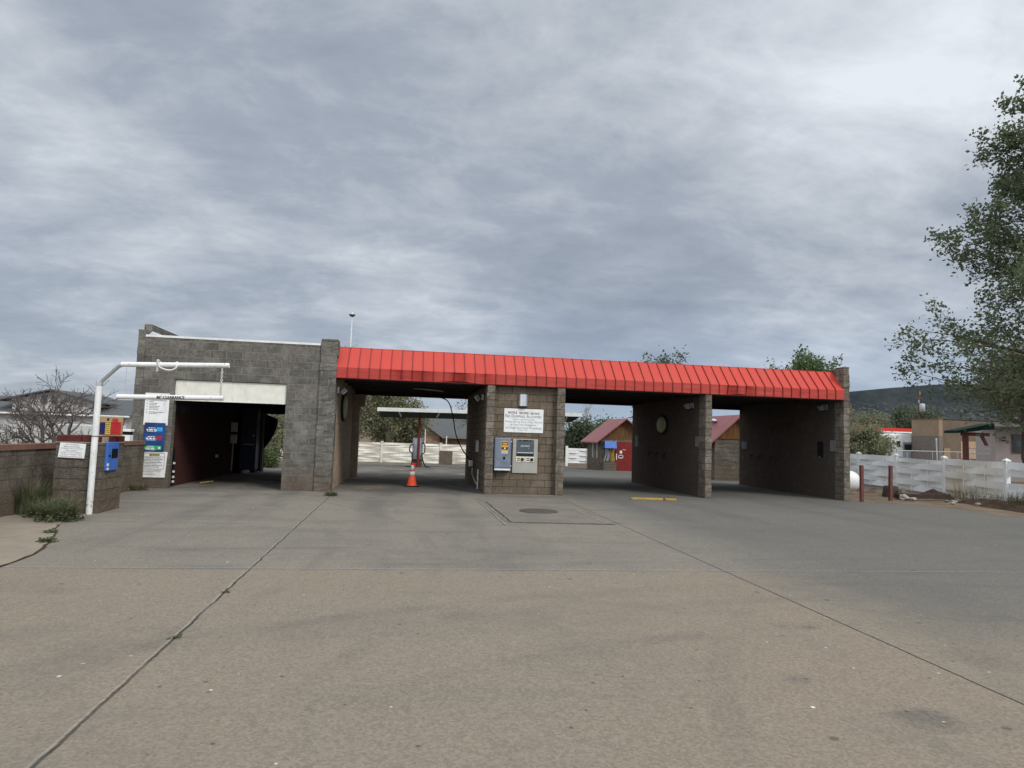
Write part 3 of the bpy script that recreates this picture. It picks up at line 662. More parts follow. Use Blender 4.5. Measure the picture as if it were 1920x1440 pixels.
letter(q, 'Violators will be Prosecuted', (.39, yv, 2.085), XD, UP, .04, .62, 2)
letter(q, 'Please Bring Your Own Shovel', (.39, yv, 2.01), XD, UP, .062, 1.04, 2)
letter(q, '& Get Our Sweepers', (.38, yv, 1.93), XD, UP, .062, .72, 2)
letter(q, 'to Clean Out Your Truckbeds', (.39, yv, 1.85), XD, UP, .062, 1.02, 2)
letter(q, 'Thank You', (.35, yv, 1.785), XD, UP, .03, .3, 2)
q.build('lettering', [M['ink'], M['ink_red'], M['ink_soft']], ns)
gb = thing('coin_box', (-.2, .1, .6), 'blue grey steel box with yellow sticker on the pier beside the tan panel', 'coin box')
B(-.43, .03, -.02, .157, .66, 1.55).build('box_body', M['grey_box'], gb, bevel=.012)
q = MB(); q.box(-.405, .005, -.032, -.0195, .75, 1.53); q.build('front_door', mat('blue grey face', (.25, .285, .335), (.18, .205, .25), scale=7, rough=.35, metal=.4, grime=.25), gb)
B(-.42, .02, -.05, -.021, .665, .705).build('bottom_lip', M['reflect'], gb)
q = MB(); q.box(-.24, -.06, -.036, -.0325, 1.19, 1.47, 0); q.box(-.23, -.07, -.039, -.0365, 1.36, 1.44, 1); q.box(-.21, -.09, -.0405, -.0395, 1.375, 1.42, 0); q.box(-.235, -.065, -.0385, -.0365, 1.235, 1.30, 1); q.box(-.175, -.125, -.0405, -.039, 1.25, 1.29, 3); q.box(-.235, -.065, -.0385, -.0365, 1.12, 1.185, 2)
r_ = random.Random(2)
for k in range(3): scribble(q, (-.225, -.0405, 1.165 - k * .018), XD, UP, .15, .008, r_, 1)
q.build('sticker', [M['amber'], M['ink'], M['sign'], M['ivory']], gb)
MB().cyl((-.16, -.045, 1.0), (-.16, -.02, 1.0), .035).build('lock', M['black'], gb)
for z in (1.45, .78): MB().cyl((.02, .02, z), (.05, .02, z), .028, n=10).build('hinge', M['galv'], gb)
tp = thing('payment_panel', (.45, .13, .6), 'tan metal payment panel with dark screen area and two ivory selector plates', 'payment panel')
B(.1, .81, .12, .158, .59, 1.54).build('panel', M['tan_panel'], tp, bevel=.006)
q = MB(); q.box(.2, .7, .112, .121, 1.06, 1.52); q.build('screen_plate', M['slate'], tp)
q = MB(); q.box(.38, .53, .108, .113, 1.475, 1.515, 1); q.box(.28, .32, .108, .113, 1.47, 1.515, 1); q.box(.57, .61, .108, .113, 1.47, 1.515, 1); q.box(.205, .695, .108, .113, 1.065, 1.14, 1); q.box(.22, .68, .109, .113, 1.15, 1.165, 0)
letter(q, 'CAR WASH', (.44, .1115, 1.345), XD, UP, .035, .24, 0, 1); letter(q, 'o', (.55, .1115, 1.28), XD, UP, .02, .025, 0)
q.build('lettering', [M['sign'], M['ink']], tp)
for x in (.19, .46):
    q = MB(); q.box(x, x + .25, .105, .1195, .90, 1.045); o = q.build('selector_plate', M['ivory'], tp, bevel=.012)
    q = MB(); q.cyl((x + .185, .085, .972), (x + .185, .106, .972), .045, n=16); q.build('dial', M['ink'], tp)
    q = MB(); q.box(x + .03, x + .12, .1035, .1052, .985, 1.01); q.box(x + .03, x + .12, .1035, .1052, .935, .96); q.build('lettering', M['ink'], tp)

# ------------------------------------------------------------------ left wall signs
def board(name, x0, x1, z0, z1, label, y=-.02, skew=0.0):
    t = thing(name, ((x0 + x1) / 2, y, z0), label, 'sign')
    MB().prism([(x0, y, z0), (x1, y, z0), (x1 + skew, y, z1), (x0 + skew, y, z1)], (0, .015, 0)).build('board', M['sign'], t)
    return t
t = board('instruction_sign', -9.5, -8.92, 1.6, 2.42, 'tall white instruction sign on the garage wall behind the clearance bar')
q = MB(); r_ = random.Random(4)
for k in range(5):
    z = 2.21 - k * .075
    q.box(-9.45, -9.43, -.0235, -.0215, z, z + .02)
    scribble(q, (-9.39, -.0225, z + .012), XD, UP, (.42, .2, .25, .22, .35)[k], .016, r_); 
    if k != 3: scribble(q, (-9.39, -.0225, z - .022), XD, UP, (.1, .17, .22, .1, .2)[k], .014, r_)
scribble(q, (-9.37, -.0225, 2.26), XD, UP, .35, .022, r_)
q.build('lettering', M['ink_soft'], t)
ps = thing('price_sign', (-9.2, -.04, .9), 'dark blue wash price sign with red and green bands on the garage wall', 'sign')
MB().box(-9.46, -8.96, -.05, -.026, .93, 1.66).build('board', M['sign_blue'], ps, bevel=.03)
q = MB(); r_ = random.Random(9)
for k, (z, mi) in enumerate(((1.49, 1), (1.27, 2), (1.02, 3))):
    B(-9.16 if k < 2 else -9.44, -9.02, -.0525, -.0505, z - .05, z + .055).build('band', (M['cyan'], M['crim'], M['green_sign'])[k], ps)
    for j, (dx, w, h) in enumerate(((.08, .17, .022), (.04, .24, .04), (.06, .22, .02))):
        scribble(q, (-9.44 + dx, -.054, z + .025 - j * .042 - (.012 if j == 1 else 0)), XD, UP, w, h * .8, r_, 0)
    q.cyl((-9.07, -.0535, z), (-9.07, -.052, z), .03, n=14, mi=4 if k == 2 else mi)
q.build('lettering', [M['sign'], M['cyan'], M['crim'], M['green_sign'], M['ivory']], ps)
t = board('warning_sign', -9.58, -8.9, .27, .92, 'white WARNING notice, lowest of the signs on the garage wall', y=-.022, skew=.03)
q = MB(); r_ = random.Random(14)
def rect(x0, x1, z0, z1, w=.006, mi=0):
    for a in ((x0, x1, z0, z0 + w), (x0, x1, z1 - w, z1), (x0, x0 + w, z0, z1), (x1 - w, x1, z0, z1)): q.box(a[0], a[1], -.0255, -.0235, a[2], a[3], mi)
rect(-9.49, -8.93, .42 + .06, .885); q.box(-9.49, -8.93, -.0255, -.0235, .79, .796)
q.box(-9.3, -9.05, -.0262, -.0236, .815, .868, 1); letter(q, 'WARNING', (-9.15, -.0268, .842), XD, UP, .034, .15, 0)
q.add([(-9.29, -.0268, .822), (-9.24, -.0268, .822), (-9.265, -.0268, .864)], [(0, 1, 2)], 0)
for k, w in enumerate((.38, .5, .42, .46, .3, .48, .4)): scribble(q, (-9.46 + (.06 if k in (0, 4) else 0), -.0245, .755 - k * .038), XD, UP, w, .014, r_)
for k, w in enumerate((.45, .42, .3, .36)): scribble(q, (-9.45, -.0245, .445 - k * .038), XD, UP, w, .012, r_, 2)
q.build('lettering', [M['ink'], mat('olive', (.33, .31, .08)), M['ink_soft']], t)

# ------------------------------------------------------------------ low wall, block pillar and what stands on them
lw = thing('boundary_wall', (-9.5, -5, 0), 'low weathered block wall with clay coloured cap running past the garage corner', 'wall')
B(-9.62, -9.42, -22, -.02, 0, 1.1).build('wall_body', M['block_low'], lw)
q = MB(); y = -22
while y < -.1: q.box(-9.65, -9.39, y, min(y + .395, -.03), 1.1, 1.19 + rr.uniform(0, .008)); y += .4
q.build('cap', M['clay'], lw)
bpl = thing('block_pillar', (-8.55, -4.85, 0), 'short square block pillar with dark red brick cap behind the white pole', 'pillar')
q = MB(); courses(q, -8.97, -8.21, -5.3, -4.42, 0, 1.245, .01); q.build('pillar_body', M['block_low'], bpl)
q = MB(); xx = -8.98
for w in (.42, .2, .13):
    q.box(xx + .006, xx + w - .006, -5.32, -5.12, 1.262, 1.37); xx += w
for y0, y1 in ((-5.1, -4.76), (-4.74, -4.42)): q.box(-8.40, -8.195, y0, y1, 1.262, 1.37); q.box(-8.98, -8.78, y0, y1, 1.262, 1.37)
q.box(-8.77, -8.41, -5.1, -4.43, 1.262, 1.36)
q.build('brick_cap', M['brick_red'], bpl, bevel=.006)
B(-8.985, -8.195, -5.31, -4.41, 1.243, 1.263).build('mortar_bed', M['mortar'], bpl)
B(-8.97, -8.205, -5.29, -4.44, 1.26, 1.355).build('mortar_core', M['mortar'], bpl)
rs = thing('rules_sign', (-8.7, -5.33, 1.0), 'small white rules sign on the short block pillar', 'sign')
MB().prism([(-8.92, -5.335, .98), (-8.49, -5.335, .965), (-8.475, -5.335, 1.225), (-8.895, -5.335, 1.24)], (0, .015, 0)).build('board', M['sign'], rs)
q = MB()
for k, (s, w, mi) in enumerate((('No Smoking', .2, 0), ('No Loud Music', .26, 0), ('Campers Must be Down', .36, 0), ('No Ladders', .17, 0), ('Lower Front Tailgate', .34, 1), ('Remove Towing Props', .32, 2), ('Retract Antennas, etc.', .36, 2))):
    letter(q, s, (-8.695 - k * .002, -5.3365, 1.205 - k * .035), (.9994, 0, -.035), UP, .024, w, mi)
q.build('lettering', [M['ink'], M['ink_soft'], mat('faded red ink', (.22, .07, .08))], rs)
bb = thing('blue_pay_box', (-8.1, -4.95, .7), 'small blue metal pay box with dark opening on the side of the short block pillar', 'pay box')
B(-8.22, -8.165, -5.2, -4.72, .74, 1.26).build('box_body', M['blue'], bb, bevel=.015)
B(-8.17, -8.157, -5.02, -4.78, .97, 1.14).build('opening', M['black'], bb)
q = MB(); q.box(-8.164, -8.155, -5.19, -5.12, .76, .80); q.box(-8.164, -8.155, -5.19, -5.13, .83, .88); q.box(-8.164, -8.155, -5.14, -5.08, 1.0, 1.03, 1); q.build('lettering', [M['sign'], M['black']], bb)
mbd = thing('menu_board', (-8.26, -4.85, 1.37), 'wooden board with blue, yellow and red panels standing on the short block pillar', 'menu board')
B(-8.47, -8.08, -4.88, -4.84, 1.372, 1.73).build('backing', M['ply'], mbd)
for a_, b_, z_, m_ in ((-8.46, -8.375, 1.62, mat('panel navy', (.03, .03, .12))), (-8.365, -8.28, 1.64, mat('panel yellow', (.68, .50, .10))), (-8.27, -8.10, 1.635, M['red_sign'])): B(a_, b_, -4.89, -4.879, 1.40, z_).build('panel', m_, mbd)
q = MB(); r_ = random.Random(21)
for k in range(6):
    scribble(q, (-8.36, -4.8915, 1.61 - k * .035), XD, UP, .07, .012, r_, 0); scribble(q, (-8.26, -4.8915, 1.605 - k * .035), XD, UP, .14, .008, r_, 1)
q.box(-8.345, -8.315, -4.8915, -4.8795, 1.655, 1.70, 0); q.box(-8.22, -8.16, -4.8915, -4.8795, 1.645, 1.70, 2); q.box(-8.25, -8.235, -4.8915, -4.8795, 1.645, 1.7, 2); q.build('lettering', [M['ink'], mat('brown ink', (.25, .02, .02)), M['red_sign']], mbd)
ml = thing('white_slotted_box', (-9.5, -1, 1.19), 'white box with dark slot standing on the low wall at the garage corner', 'box')
B(-9.6, -9.38, -1.1, -.9, 1.195, 1.34).build('box_body', M['white'], ml, bevel=.006); B(-9.585, -9.395, -1.09, -.91, 1.34, 1.42).build('slot', M['black'], ml); B(-9.61, -9.37, -1.11, -.89, 1.42, 1.48).build('lid', M['white'], ml, bevel=.006)

# ------------------------------------------------------------------ clearance pole and bar
py = -5.42
cp = thing('clearance_pole', (-8.31, py, 0), 'white bent steel pole reaching over the garage approach', 'pole')
def worn_white():
    m, g, b, pos = newmat('worn white pole paint', .5, 0, .35); x, y, z = g.sep(pos)
    c = g.mix(g.step(g.noise(pos, 6, 5, .6), .4, .7), (.78, .78, .74), (.66, .66, .62))
    st = g.step(g.noise(g.vm('MULTIPLY', pos, (9, 9, 1.2)), 2.2, 7, .75), .54, .7); c = g.mix(g.m('MULTIPLY', st, .5), c, (.36, .34, .30))
    low = g.m('SUBTRACT', 1, g.step(z, 0, .5)); ru = g.step(g.m('ADD', g.noise(pos, 18, 6, .7), g.m('MULTIPLY', low, .12)), .62, .68)
    c = g.mix(g.m('MULTIPLY', ru, .85), c, (.17, .085, .045)); g.put(b.inputs['Base Color'], c); return m
M['pole_white'] = worn_white()
pts = [(-8.30, py, 0), (-8.30, py, 2.31), (-8.28, py, 2.36), (-8.02, py, 2.64), (-7.96, py, 2.67), (-6.12, py, 2.735)]
MB().tube([pts[0], pts[1]], .052, 14).build('post', M['pole_white'], cp)
MB().tube(pts[1:5], .05, 14).build('bend', M['galv'], cp)
MB().tube(pts[4:], .045, 14).build('arm', M['pole_white'], cp)
MB().tube([(-8.30, py, 2.27), (-8.30, py, 2.33)], .058, 14).build('collar', M['galv'], cp)
MB().tube([(-8.30, py, 1.36), (-8.30, py, 1.375)], .056, 14).build('strap', M['iron'], cp)
br = thing('clearance_bar', (-7.1, py - .02, 2.1), 'white hanging clearance bar lettered 86 inch CLEARANCE', 'clearance bar')
MB().tube([(-7.99, py, 2.085), (-6.18, py, 2.13)], .045, 14).build('bar', M['pole_white'], br)
q = MB(); letter(q, '86" CLEARANCE', (-7.08, py - .048, 2.109), Vector((1, 0, .025)).normalized(), UP, .058, .47, 0, 1); q.build('lettering', M['ink'], br)
for x, zt, zb in ((-7.87, 2.62, 2.13), (-6.24, 2.69, 2.17)):
    q = MB(); z = zb
    k = 0
    while z < zt:
        c = Vector((x, py, z + .02)); a = Vector((1, 0, 0)) if k % 2 else Vector((0, 1, 0))
        q.tube([c + a * .016 * math.cos(t) + Vector((0, 0, .026 * math.sin(t))) for t in [6.2832 * i / 8 for i in range(9)]], .008, 4, cap=False); z += .038; k += 1
    if x < -7: q = MB().tube([(x, py, zb - .02), (x, py, zt)], .004, 5)
    q.build('chain' if x > -7 else 'wire', M['rope'] if x > -7 else M['chain'], br)
rp_ = thing('rope_loop', (-7.2, py, 2.68), 'frayed pale rope looped over the arm of the white pole', 'rope')
MB().tube(cat([(-7.34, py - .05, 2.75), (-7.31, py - .055, 2.66), (-7.22, py - .055, 2.61), (-7.1, py - .055, 2.6), (-7.02, py - .05, 2.65), (-7.02, py + .0, 2.75), (-7.1, py + .05, 2.73), (-7.3, py + .05, 2.73), (-7.34, py - .02, 2.775), (-7.34, py - .05, 2.75)]), .016, 7).build('rope', M['rope'], rp_)
MB().tube([(-7.34, py - .05, 2.74), (-7.345, py - .05, 2.56)], .008, 5).build('loose_end', M['rope'], rp_); MB().tube([(-7.33, py - .05, 2.74), (-7.325, py - .05, 2.57)], .006, 5).build('loose_end', M['rope'], rp_)

# ------------------------------------------------------------------ cone, plank, bollards
cn = thing('traffic_cone', (-2.63, 2.18, 0), 'orange traffic cone with two white bands in the middle of the open bay', 'traffic cone')
MB().box(-2.85, -2.41, 1.98, 2.38, 0, .035).build('base', M['rubber'], cn, bevel=.012)
def cone_r(z): return .145 + (.03 - .145) * (z - .035) / .66
q = MB().lathe([(.17, .035), (.165, .05), (cone_r(.06), .06), (cone_r(.68), .68), (.026, .70), (0, .70)], (-2.63, 2.18, 0), 28); q.build('body', M['orange'], cn)
for z0, z1 in ((.33, .45), (.49, .635)): MB().lathe([(cone_r(z0) + .0, z0), (cone_r(z0) + .004, z0), (cone_r(z1) + .004, z1), (cone_r(z1), z1)], (-2.63, 2.18, 0), 28).build('band', M['reflect'], cn)
M['old_yellow'] = mat('worn yellow paint', (.45, .29, .07), (.33, .22, .07), scale=9, rough=.7, grime=.5)
pk = thing('parking_stop', (3.85, -.9, 0), 'long yellow wooden wheel stop lying before the second open bay', 'wheel stop')
MB().obox((3.66, -.89, .03), (.998, -.07, 0), (.07, .998, 0), UP, .44, .05, .03).build('long_timber', M['old_yellow'], pk, bevel=.012)
MB().obox((4.32, -.93, .028), (.998, -.07, 0), (.07, .998, 0), UP, .16, .05, .028).build('short_timber', M['old_yellow'], pk, bevel=.012)
MB().obox((4.13, -.92, .022), (.998, -.07, 0), (.07, .998, 0), UP, .03, .045, .022).build('joint', M['iron'], pk)
for x, y, lean, lab in ((10.70, -.07, .0, 'faded red steel bollard close to the right end of the car wash'), (12.10, .49, .02, 'faded red steel bollard next to the rubble, farther from the car wash')):
    t = thing('bollard', (x, y, 0), lab, 'bollard', 'red bollards by the white fence')
    MB().obox((x + lean / 2, y, .52), (1, 0, 0), (0, 1, 0), Vector((lean, 0, 1)).normalized(), .045, .045, .54).build('post', M['post_red2'], t, bevel=.006)
    MB().box(x + lean - .05, x + lean + .05, y - .05, y + .05, 1.058, 1.07).build('cap', M['post_red2'], t)
tk = thing('propane_tank', (11.6, 3.0, .4), 'white rounded propane tank lying beside the right end of the car wash', 'tank')
q = MB(); prof = [(0, -1.25)] + [(.36 * math.sin(a), -.95 - .3 * math.cos(a)) for a in [math.pi / 2 * i / 8 for i in range(1, 9)]] + [(.36 * math.cos(a), .95 + .3 * math.sin(a)) for a in [math.pi / 2 * i / 8 for i in range(0, 9)]]
q.lathe(prof, (0, 0, 0), 28); q.v = [(11.6 + z, 3.0 + x, .42 + y) for x, y, z in q.v]; q.build('shell', M['white'], tk)
for x in (10.9, 12.2): B(x, x + .1, 2.75, 3.25, -.01, .16).build('saddle', M['mortar'], tk)
MB().lathe([(0, .1), (.1, .1), (.12, 0)], (11.6, 3.0, .78), 14).build('valve_dome', M['white'], tk)

# ------------------------------------------------------------------ woven fence on the right
fr = thing('woven_vinyl_fence', (15.5, 1, 0), 'white woven vinyl fence with capped posts along the right side of the lot', 'fence')
F0 = Vector((15.35, -.42, 0)); FD = Vector((.61, 3.07, 0)); FN = Vector((-FD.y, FD.x, 0)).normalized() * -1   # FN points +x
FN = Vector((FD.y, -FD.x, 0)).normalized()
posts = [F0 + FD * k for k in range(-4, 5)]
for i, p in enumerate(posts):
    q = MB(); f1 = FD.normalized(); q.obox(p + Vector((0, 0, .66)), f1, FN, UP, .065, .065, .66); o = q.build('post', M['white'], fr, bevel=.008)
    q = MB(); c = p + Vector((0, 0, 1.32)); q.obox(c + Vector((0, 0, .02)), f1, FN, UP, .085, .085, .02)
    a = [c + Vector((0, 0, .04)) + f1 * .08 * sx + FN * .08 * sy for sx, sy in ((-1, -1), (1, -1), (1, 1), (-1, 1))]
    q.add(a + [c + Vector((0, 0, .1))], [(0, 1, 4), (1, 2, 4), (2, 3, 4), (3, 0, 4)]); q.build('post_cap', M['white'], fr)
for i in range(len(posts) - 1):
    a, b_ = posts[i], posts[i + 1]; q = MB(); seg = i - 4     # seg 0: F0 -> next (away)
    nb = 6; bh = .212
    for k in range(nb):
        if seg == 0 and False: continue
        if seg == -1 and k == 3: continue
        top = -.07 if seg == 1 else 0
        if seg == 1 and k == 5: hh = .15
        else: hh = bh + .002
        zb = .03 + k * bh; sg = 1 if k % 2 else -1; L = (b_ - a)
        def pos_(u, v, off):
            w = sg * .045 * math.sin(2 * math.pi * u) + .012 * math.sin(9 * u + k)
            tilt = (v - .5) * .03 * math.cos(2 * math.pi * u) * sg
            return a + L * u + FN * (w + tilt + off) + Vector((0, 0, zb + hh * v + .01 * math.sin(5 * u + i + k)))
        q.grid(lambda u, v: pos_(u, v, -.008), 28, 3, 0, True); q.grid(lambda u, v: pos_(1 - u, v, .008), 28, 3, 0, True)
        q.grid(lambda u, v: pos_(u, 1.0, -.008 + .016 * v), 28, 1, 0); q.grid(lambda u, v: pos_(u, 0.0, .008 - .016 * v), 28, 1, 0)
    for u in (.33, .67):
        c = a + (b_ - a) * u; q.obox(c + Vector((0, 0, .62)), FD.normalized(), FN, UP, .02, .012, .6)
    q.build('slat_panel', M['vinyl_s'] if seg in (0,) else M['vinyl'], fr)

# rubble, soil and dry weeds before that fence
def mound(cx, cy, rx, ry, h, seed, name, m_, label, cat_, rot=0):
    q = MB(); c_, s_ = math.cos(rot), math.sin(rot)
    def f(u, v):
        a = u * 2 * math.pi; r_ = v
        nz = mnoise.noise(Vector((math.cos(a) * r_ * 3 + seed, math.sin(a) * r_ * 3, seed)))
        x = rx * r_ * math.cos(a) * (1 + .25 * mnoise.noise(Vector((math.cos(a) * 2, math.sin(a) * 2, seed)))); y = ry * r_ * math.sin(a)
        return (cx + x * c_ - y * s_, cy + x * s_ + y * c_, max(0, h * (1 - r_ ** 1.6)) * (1 + .5 * nz) + .04 * nz * (1 - r_) - .01)
    q.grid(f, 40, 12, 0, True); return tag(q.build(name, m_, loc=(cx, cy, 0)), label, cat_)
FDn = FD.normalized(); frot = math.atan2(FDn.y, FDn.x)
mound(14.9, 1.9, .75, .5, .24, 2, 'dirt_pile', M['soil'], 'rounded pile of dark dirt against the woven fence', 'dirt pile', frot)
mound(14.35, -1.6, 2.6, .55, .22, 5, 'soil_berm', M['soil'], 'long low berm of dark weedy soil along the lot edge', 'soil berm', frot + .03)
mound(13.9, 3.6, 1.6, .4, .16, 8, 'dirt_ridge', M['dirt'], 'low ridge of pale dirt behind the far bollard', 'dirt ridge', frot)
lg = thing('old_timber', (13.2, .8, 0), 'dark weathered timber lying by the dirt pile', 'timber')
MB().obox((13.45, .75, .12), Vector((1, -.1, .03)).normalized(), Vector((.1, 1, 0)).normalized(), UP, .85, .1, .07).build('beam', mat('old wood', (.07, .05, .04), (.04, .03, .026), scale=5, stretch=(1, 8, 8), rough=.9), lg)
MB().obox((13.1, 1.15, .2), Vector((.6, .8, .1)).normalized(), Vector((-.8, .6, 0)), UP, .5, .07, .06).build('plank', mat('old wood grey', (.13, .11, .09), rough=.9), lg)
st = thing('tree_stump', (13.2, 2.2, 0), 'dark round stump beside the far bollard', 'stump')
MB().lathe([(.28, -.02), (.25, .15), (.22, .34), (.17, .36), (0, .35)], (13.25, 1.9, 0), 16).build('stump_body', mat('stump', (.075, .06, .045), rough=.95, bs=.8), st)
rk = random.Random(8)
rocks = [(12.75, .72, .16, 'pale'), (12.95, .55, .1, 'pale'), (13.75, -.15, .09, 'pale'), (14.0, -.75, .08, 'pale'), (13.8, .2, .07, 'grey'), (14.1, .1, .1, 'grey'), (13.35, -.55, .07, 'pale')]
for i, (x, y, s, c_) in enumerate(rocks):
    q = MB().grid(lambda u, v: tuple(Vector((x, y, s * .45)) + Vector((math.cos(u * 6.2832) * math.sin(v * 3.1416), math.sin(u * 6.2832) * math.sin(v * 3.1416) * .8, -math.cos(v * 3.1416) * .55)) * s * (1 + .5 * mnoise.noise(Vector((math.cos(u * 6.2832) * 1.5, math.sin(u * 6.2832) * 1.5, v * 3 + i * 5))))), 14, 8)
    tag(q.build('rock', mat('rock ' + c_ + str(i), (.36, .32, .27) if c_ == 'pale' else (.16, .14, .12), rough=.9), loc=(x, y, 0)),
        ['largest pale rock at the near end of the rubble', 'pale rock just right of the largest one', 'pale rock below the dirt pile', 'small pale rock at the start of the soil berm', 'small grey rock in front of the dirt pile', 'grey rock on the right foot of the dirt pile', 'pale rock nearest the concrete edge'][i], 'rock', 'rocks in the rubble strip')

# ------------------------------------------------------------------ plants
def blades(mb, cx, cy, z0, n, spread, h, rnd, lean=.5, w=.012, seg=3, mi=0, dirx=0, diry=0, curl=.5):
    for _ in range(n):
        a = rnd.uniform(0, 6.2832); r_ = spread * math.sqrt(rnd.random()); x, y = cx + r_ * math.cos(a), cy + r_ * math.sin(a) * .8
        l = h * rnd.uniform(.45, 1.1); a2 = rnd.gauss(a, .8); ld = lean * rnd.uniform(.2, 1.3)
        dx, dy = math.cos(a2) * ld + dirx, math.sin(a2) * ld + diry; px, py_ = -math.sin(a2), math.cos(a2); vs = []
        for k in range(seg + 1):
            t = k / seg; zz = l * (t - curl * ld * t * t * .6); ww = w * (1 - t * .85)
            p = Vector((x + dx * l * t * t, y + dy * l * t * t, z0 + max(zz, 0)))
            vs += [p - Vector((px, py_, 0)) * ww, p + Vector((px, py_, 0)) * ww]
        mb.add(vs, [(2 * k, 2 * k + 1, 2 * k + 3, 2 * k + 2) for k in range(seg)], mi)
def leafquad(mb, p, s, rnd, up=.35, mi=0):
    d = Vector((rnd.gauss(0, 1), rnd.gauss(0, 1), rnd.gauss(0, .7))); 
    if d.length < .01: return
    d.normalize(); n = Vector((rnd.gauss(0, 1), rnd.gauss(0, 1), rnd.gauss(0, 1) + up)); w = d.cross(n)
    if w.length < .01: return
    w.normalize(); l = s * rnd.uniform(.6, 1.3)
    mb.v += [tuple(p), tuple(p + d * l * .5 + w * l * .32), tuple(p + d * l), tuple(p + d * l * .5 - w * l * .32)]
    o = len(mb.v) - 4; mb.f.append((o, o + 1, o + 2, o + 3)); mb.m.append(mi); mb.s.append(False)
def weed(name, x, y, n, spread, h, seed, label, cat_, mats, lean=.6, w=.01, leaves=0, dirx=0, z=0, diry=0):
    r_ = random.Random(seed); q = MB(); blades(q, x, y, z, n, spread, h, r_, lean, w, dirx=dirx, diry=diry)
    blades(q, x, y, z, n // 4, spread, h * 1.1, r_, lean, w, mi=1, dirx=dirx, diry=diry)
    for _ in range(leaves):
        a = r_.uniform(0, 6.28); rr_ = spread * 1.5 * math.sqrt(r_.random()); hh = h * .8 * (1 - (rr_ / spread / 1.6) ** 2)
        leafquad(q, Vector((x + rr_ * math.cos(a), y + rr_ * math.sin(a), z + abs(r_.uniform(.1, 1) * hh))), .045, r_)
    return tag(q.build(name, mats, loc=(x, y, z)), label, cat_)
GS = [M['grass'], M['straw']]
weed('weed_clump', -8.36, -6.3, 420, .22, .44, 1, 'bushy green weed sprawling at the foot of the white pole', 'weed', GS, .9, .007, 700)
weed('weed_clump', -8.85, -5.85, 140, .18, .36, 15, 'smaller green weed between the bushy weed and the tall grass', 'weed', GS, .9, .008, 300)
weed('tall_grass', -9.22, -5.5, 300, .2, .62, 2, 'tall arching grass clump against the low wall', 'grass clump', GS, .45, .009, 0, .12)
weed('crack_weed', -7.5, -8.42, 90, .07, .07, 3, 'tiny weed in the crack of the pale path', 'weed', GS, .9, .008, 120)
weed('crack_weed', -7.85, -7.6, 50, .06, .05, 33, 'flat dark weed higher up the crack near the bushy weed', 'weed', GS, .9, .008, 60)
weed('crack_weed', -4.62, -1.25, 120, .12, .13, 4, 'small weed at the foot of the pillar between garage and open bay', 'weed', GS, .9, .01, 120)
weed('crack_weed', -4.49, -12.75, 30, .022, .02, 6, 'tiny weed in the concrete joint nearest the camera', 'weed', GS, .9, .004, 12)
weed('crack_weed', -4.52, -11.3, 24, .022, .016, 7, 'tiny dark weed in the middle of the left concrete joint', 'weed', GS, .9, .004, 8)
weed('corner_weed', -9.25, -.7, 140, .22, .22, 8, 'low brown green weed in the corner under the warning sign', 'weed', [M['straw'], M['grass']], .8, .009, 120)
weed('edge_weed', -9.15, -8.3, 60, .1, .1, 9, 'low weed at the far left edge of the pale path', 'weed', GS, .9, .008, 80)
for i, (x, y, h, n, lab) in enumerate(((14.6, -1.2, .55, 90, 'dry weed stalks on the soil berm near the post with the gap'), (14.3, -2.0, .42, 160, 'low green weeds on the soil berm'), (15.0, -1.9, .6, 90, 'tall dry weed stalks under the tree leaves'), (14.75, .6, .5, 70, 'thin dry weed just right of the dirt pile'), (14.7, -.1, .45, 60, 'sparse dry weed at the foot of the fence'), (14.2, -2.9, .4, 180, 'low weeds at the right end of the soil berm'))):
    weed('dry_weed', x, y, n, .45, h, 50 + i, lab, 'weed', [M['straw'], M['grass']] if i not in (1, 5) else [mat('weed dull' + str(i), (.07, .075, .04), (.1, .09, .05)), M['straw']], .5, .006, 60, z=.08)

def grow(mb, lv, p, d, L, r, depth, P):
    """recursive limbs; leaves on the last levels"""
    rnd = P['rnd']; n = P['seg'][depth]; pts = [p.copy()]; rad = [r]; dd = d.normalized()
    for k in range(n):
        dd = (dd + Vector((rnd.gauss(0, 1), rnd.gauss(0, 1), rnd.gauss(0, .7))) * P['wob'] + Vector(P['wind']) * (.6 if depth else .15) + Vector((0, 0, P['lift'][depth]))).normalized()
        pts.append(pts[-1] + dd * (L / n)); rad.append(max(r * (1 - (k + 1) / n * P['taper']), P['rmin']))
    mb.tube(pts, rad, P['sides'][depth], cap=False)
    if depth >= P['leafdepth'] and lv is not None:
        cnt = P['leaves'][depth]
        for _ in range(cnt):
            t = rnd.random() ** .7 * n; i = min(int(t), n - 1); q = pts[i].lerp(pts[i + 1], t - i) + Vector((rnd.gauss(0, 1), rnd.gauss(0, 1), rnd.gauss(0, 1))) * P['spread']
            leafquad(lv, q, P['leaf'], rnd)
    if depth < P['maxd']:
        for c in range(P['kids'][depth]):
            t = (P['start'][depth] + (1 - P['start'][depth]) * ((c + rnd.random()) / P['kids'][depth])) * n; i = min(int(t), n - 1); q = pts[i].lerp(pts[i + 1], t - i)
            ang = c * 2.4 + rnd.uniform(-.5, .5); ax = pts[i + 1] - pts[i]; ax.normalize(); s1 = ax.cross(Vector((.3, .2, 1)))
            if s1.length < .05: s1 = ax.cross(Vector((1, 0, 0)))
            s1.normalize(); s2 = ax.cross(s1); sp = P['angle'][depth] * rnd.uniform(.7, 1.25)
            nd = ax * math.cos(sp) + (s1 * math.cos(ang) + s2 * math.sin(ang)) * math.sin(sp)
            grow(mb, lv, q, nd, L * P['len'][depth] * rnd.uniform(P['lvar'], 1.15) * (P['tip'][0] - P['tip'][1] * t / n), max(rad[i] * P['rk'], P['rmin']), depth + 1, P)
